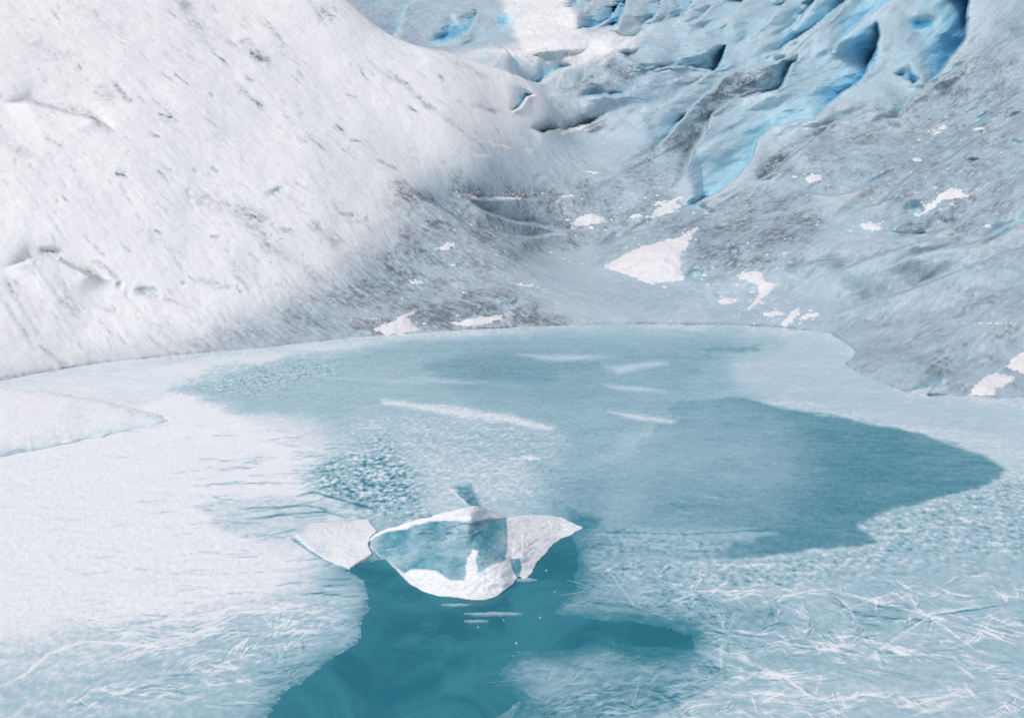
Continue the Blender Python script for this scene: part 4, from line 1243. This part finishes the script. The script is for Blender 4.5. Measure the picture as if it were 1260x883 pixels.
for poly, lab in [
    ([(742, 328), (760, 317), (783, 304), (812, 297), (836, 290), (850, 283), (860, 278), (852, 292), (848, 300), (836, 314), (840, 330), (843, 345), (822, 346), (800, 351), (775, 340)], 'largest snow patch, wedge shaped, on the grey ridge behind the pond'),
    ([(905, 341), (915, 333), (935, 333), (944, 347), (957, 350), (938, 368), (922, 382), (917, 381), (934, 362), (932, 352), (918, 346)], 'hook shaped snow patch on the ice above the right end of the far shore'),
    ([(455, 404), (470, 400), (484, 394), (490, 388), (503, 384), (515, 384), (503, 390), (508, 398), (519, 405), (498, 411), (474, 412)], 'ragged snow patch just above the far shore, left of the teal cave'),
    ([(548, 398), (566, 394), (590, 389), (612, 388), (628, 384), (614, 394), (600, 399), (572, 401)], 'long low snow patch beneath the teal cave at the far shore'),
    ([(534, 306), (546, 302), (552, 298), (559, 298), (559, 303), (552, 308), (540, 309)], 'small bird shaped snow patch high on the bare slope'),
    (blob(512, 347, 9, 3), 'tiny oval snow patch on the bare slope above the far shore'),
    (blob(270, 353, 16, 4, -4), 'snow patch lying beneath a dark streak on the lower white slope'),
    (blob(354, 350, 24, 4, 0), 'long thin snow patch at the edge of the white snow on the left slope'),
    (blob(436, 271, 15, 5, 4), 'snow patch in a shallow hollow on the left slope, mid height'),
    ([(706, 272), (715, 264), (728, 262), (738, 266), (750, 272), (735, 276), (716, 279), (702, 278)], 'ring like snow patch on the gully floor under the long crack'),
    ([(796, 268), (812, 254), (826, 246), (838, 240), (834, 248), (838, 256), (822, 262), (808, 268)], 'streaky snow patch at the foot of the big blue flow ridge'),
    ([(1122, 268), (1138, 256), (1150, 244), (1166, 233), (1178, 231), (1192, 239), (1180, 244), (1162, 246), (1150, 256), (1136, 264)], 'broken diagonal snow patch beside a blue hole on the right slope'),
    ([(1192, 487), (1200, 472), (1212, 461), (1226, 457), (1236, 460), (1249, 463), (1244, 472), (1228, 478), (1222, 487)], 'lumpy snow patch at the right shore beside the teal notch'),
    ([(1238, 449), (1248, 438), (1262, 430), (1285, 430), (1290, 450), (1262, 460), (1246, 456)], 'snow patch cut by the right picture edge above the shore'),
    ([(958, 401), (968, 390), (978, 378), (986, 376), (984, 386), (976, 394), (968, 402)], 'narrow upright snow patch touching the far shore at right'),
    (blob(998, 388, 13, 4, -14), 'small slanting snow patch right of the narrow upright one'),
    (blob(950, 386, 14, 4, -5), 'flat snow patch left of the narrow upright one'),
    (blob(1001, 219, 12, 5, -8), 'bright snow patch inside the shaded bowl of the blue ice'),
    (blob(1128, 197, 6, 4, 0), 'round snow lump at the upper end of the bowl rim'),
    (blob(1152, 164, 6, 3, -20), 'lower of two small snow flakes on the upper right slope'),
    (blob(1160, 156, 6, 3, -20), 'upper of two small snow flakes on the upper right slope'),
    (blob(1204, 159, 9, 2.5, 0), 'thin snow strip under the dark hollow on the upper right slope'),
    (blob(1072, 279, 14, 4, 5), 'pale snow patch on the right slope left of the dark hole'),
    (blob(66, 315, 13, 5, 20), 'snow lump inside the upper left hollow of the white slope'),
    (blob(186, 363, 9, 4, 5), 'snow lump inside the round teal hollow of the white slope'),
    (blob(344, 240, 9, 3.5, 15), 'snow lump inside the teal hollow high on the white slope'),
    (blob(365, 287, 10, 3.5, 10), 'snow lump in a shallow dip below the teal hollow'),
    ([(688, 163), (700, 159), (722, 154), (742, 147), (742, 150), (722, 158), (702, 164), (690, 167)], 'thin curved snow line on the ice behind the gully'),
    (blob(612, 179, 26, 2.5, 14), 'thin snow line at the bare ice edge of the left slope'),
    (blob(594, 192, 12, 3, 8), 'white snow dash under the thin line at the bare ice edge'),
    (blob(573, 239, 14, 2.5, 16), 'left snow dash in the long dark crack'),
    (blob(625, 243.5, 18, 2, 2), 'middle snow dash in the long dark crack'),
    (blob(698, 241, 9, 2, -6), 'right snow dash in the long dark crack'),
    (blob(650, 351, 14, 2.0, 2), 'thin snow dash at the left edge of the frozen gully pool'),
    (blob(729, 212, 10, 2, 6), 'small snow dash above the long dark crack'),
    (blob(668, 238, 6, 1.8, 0), 'tiniest snow dash in the long dark crack'),
    (blob(896, 370, 12, 4, -3), 'small snow patch under a teal hollow near the far shore')]:
    snow_patch(poly, lab)

# tiny flecks of old snow strewn round the patches: past counting
fv, ff = [], []
FLECK = [((790, 310), 70, 34, 40), ((930, 360), 50, 34, 60), ((980, 392), 40, 12, 26), ((488, 398), 50, 12, 22), ((600, 392), 50, 10, 14), ((1150, 250), 60, 26, 46), ((820, 256), 40, 18, 36), ((725, 270), 50, 16, 36), ((600, 285), 70, 14, 24), ((640, 243), 90, 8, 30), ((700, 155), 50, 8, 16), ((1215, 470), 40, 16, 20),
         ((1070, 275), 40, 16, 20), ((1000, 218), 30, 12, 10), ((880, 320), 80, 40, 24), ((520, 330), 90, 40, 14), ((360, 300), 70, 40, 14), ((620, 175), 40, 16, 12), ((1150, 165), 40, 20, 10)]
cen_, rad_ = [], []
for (cx, cy), rx, ry, n_ in FLECK:
    for _ in range(int(n_*.7)):
        cen_.append((cx+rng.normal(0, rx*.6), min(cy+rng.normal(0, ry*.6), 398)))
        rad_.append(rng.lognormal(0.0, .5))
cen_, rad_ = np.array(cen_), np.array(rad_)
th = np.linspace(0, 2*np.pi, 8)[:-1]
jx = rng.uniform(.6, 1.3, (len(cen_), 7))
pu = cen_[:, :1] + np.cos(th)*rad_[:, None]*1.7*jx
pv = cen_[:, 1:] + np.sin(th)*rad_[:, None]*0.7*jx
tx, ty, tz = trace(pu.ravel(), pv.ravel())
tx, ty, tz = tx.reshape(-1, 7), ty.reshape(-1, 7), tz.reshape(-1, 7)
for i in range(len(cen_)):
    if ty[i].max()-ty[i].min() > 0.8 or tz[i].min() < 0.05:
        continue
    b0 = len(fv)
    fv += [(tx[i, k], ty[i, k], tz[i, k]+0.004) for k in range(7)] + [(tx[i].mean(), ty[i].mean()-0.03, tz[i].mean()+0.05)]
    ff += [(b0+(k+1) % 7, b0+k, b0+7) for k in range(7)]
tag(mesh_obj('snow_flecks', np.array(fv), np.array(ff), M_SNOW), 'tiny white flecks of old snow strewn over the bare ice', 'snow flecks', kind='stuff')

# ------------------------------------------------------------------ loose ice chips on the open water
def chip(u, v, r, lab, grp):
    x, y, _z = at_z(u, v)
    n = rng.integers(5, 8)
    an = np.sort(rng.random(n)*2*np.pi)
    pr = [(r*rng.uniform(.6, 1.1)*math.cos(a)*1.8, r*rng.uniform(.5, 1)*math.sin(a)) for a in an]
    vs_ = [(float(x)+a, float(y)+b, 0.022) for a, b in pr] + [(float(x)+a*1.1, float(y)+b*1.1, -0.02) for a, b in pr]
    me = bpy.data.meshes.new('ice_chip')
    me.from_pydata(vs_, [], [tuple(range(n))] + [(i, n+i, n+(i+1) % n, (i+1) % n) for i in range(n)])
    me.materials.append(M_CHIP)
    o_ = bpy.data.objects.new('ice_chip', me)
    COL.objects.link(o_)
    tag(o_, lab, 'ice chip', grp)


for i in range(14):
    u, v = rng.uniform(460, 740), 700 + abs(rng.normal(0, 70))
    if poly_sd(np.array([u]), np.array([v]), OPEN)[0] < 6 or poly_sd(np.array([u]), np.array([v]), BERG_OUT)[0] > -4 or v > 870:
        continue
    chip(u, v, rng.uniform(.003, .008), 'tiny white ice chip floating on the open teal water', 'ice chips drifting on the open water')
# thin broken slivers off the front of the berg
def sliver(poly, lab):
    xs, ys, _z = at_z([p[0] for p in poly], [p[1] for p in poly])
    n = len(poly)
    vs_ = [(a, b, 0.02) for a, b in zip(xs, ys)] + [(a, b, -0.015) for a, b in zip(xs, ys)]
    me = bpy.data.meshes.new('ice_sliver')
    me.from_pydata(vs_, [], [tuple(range(n))[::-1]] + [(i, (i+1) % n, n+(i+1) % n, n+i) for i in range(n)])
    me.materials.append(M_NEEDLE2)
    o_ = bpy.data.objects.new('ice_sliver', me)
    COL.objects.link(o_)
    tag(o_, lab, 'ice sliver', 'thin ice slivers in front of the iceberg')


def ragged(cx, cy, rx, ry, seed):
    r_ = np.random.default_rng(seed)
    return [(cx + rx*math.cos(t)*r_.uniform(.6, 1.1), cy + ry*math.sin(t)*r_.uniform(.5, 1.1)) for t in np.linspace(0, 2*math.pi, 22)[:-1]]


sliver(ragged(562, 745, 20, 1.5, 1), 'ragged ice sliver nearest to the front of the iceberg')
sliver(ragged(608, 756, 36, 2.2, 2), 'widest ragged ice sliver on the open water')
sliver(ragged(586, 765, 16, 1.3, 3), 'narrow ice sliver below the widest one')
sliver(ragged(646, 714, 14, 2, 4), 'short ice sliver at the right foot of the iceberg')

# ------------------------------------------------------------------ light
world = bpy.data.worlds.new('World')
scene.world = world
world.use_nodes = True
nt = world.node_tree
sky = nt.nodes.new('ShaderNodeTexSky')
sky.sky_type = 'NISHITA'
sky.sun_disc = False
sky.sun_elevation = SUN_EL
sky.sun_rotation = SUN_AZ
sky.air_density = 0.5
sky.dust_density = 3.5
sky.ozone_density = 1.3
bg = nt.nodes['Background']
nt.links.new(sky.outputs[0], bg.inputs[0])
bg.inputs[1].default_value = 0.15
sd_ = bpy.data.lights.new('sun', 'SUN')
sd_.energy = 1.15
sd_.angle = math.radians(12.0)
sd_.color = (1.0, 0.98, 0.95)
so = bpy.data.objects.new('sun', sd_)
COL.objects.link(so)
dvec = Vector((SH[0]*math.cos(SUN_EL), SH[1]*math.cos(SUN_EL), math.sin(SUN_EL)))
so.rotation_euler = dvec.to_track_quat('Z', 'Y').to_euler()
so.location = (30, -30, 40)

vs = scene.view_settings
vs.view_transform = 'Standard'
vs.look = 'None'
vs.exposure = -0.06
vs.gamma = 1.0
vs.use_curve_mapping = False
scene.cycles.max_bounces = 9
scene.cycles.diffuse_bounces = 7
scene.cycles.use_denoising = True
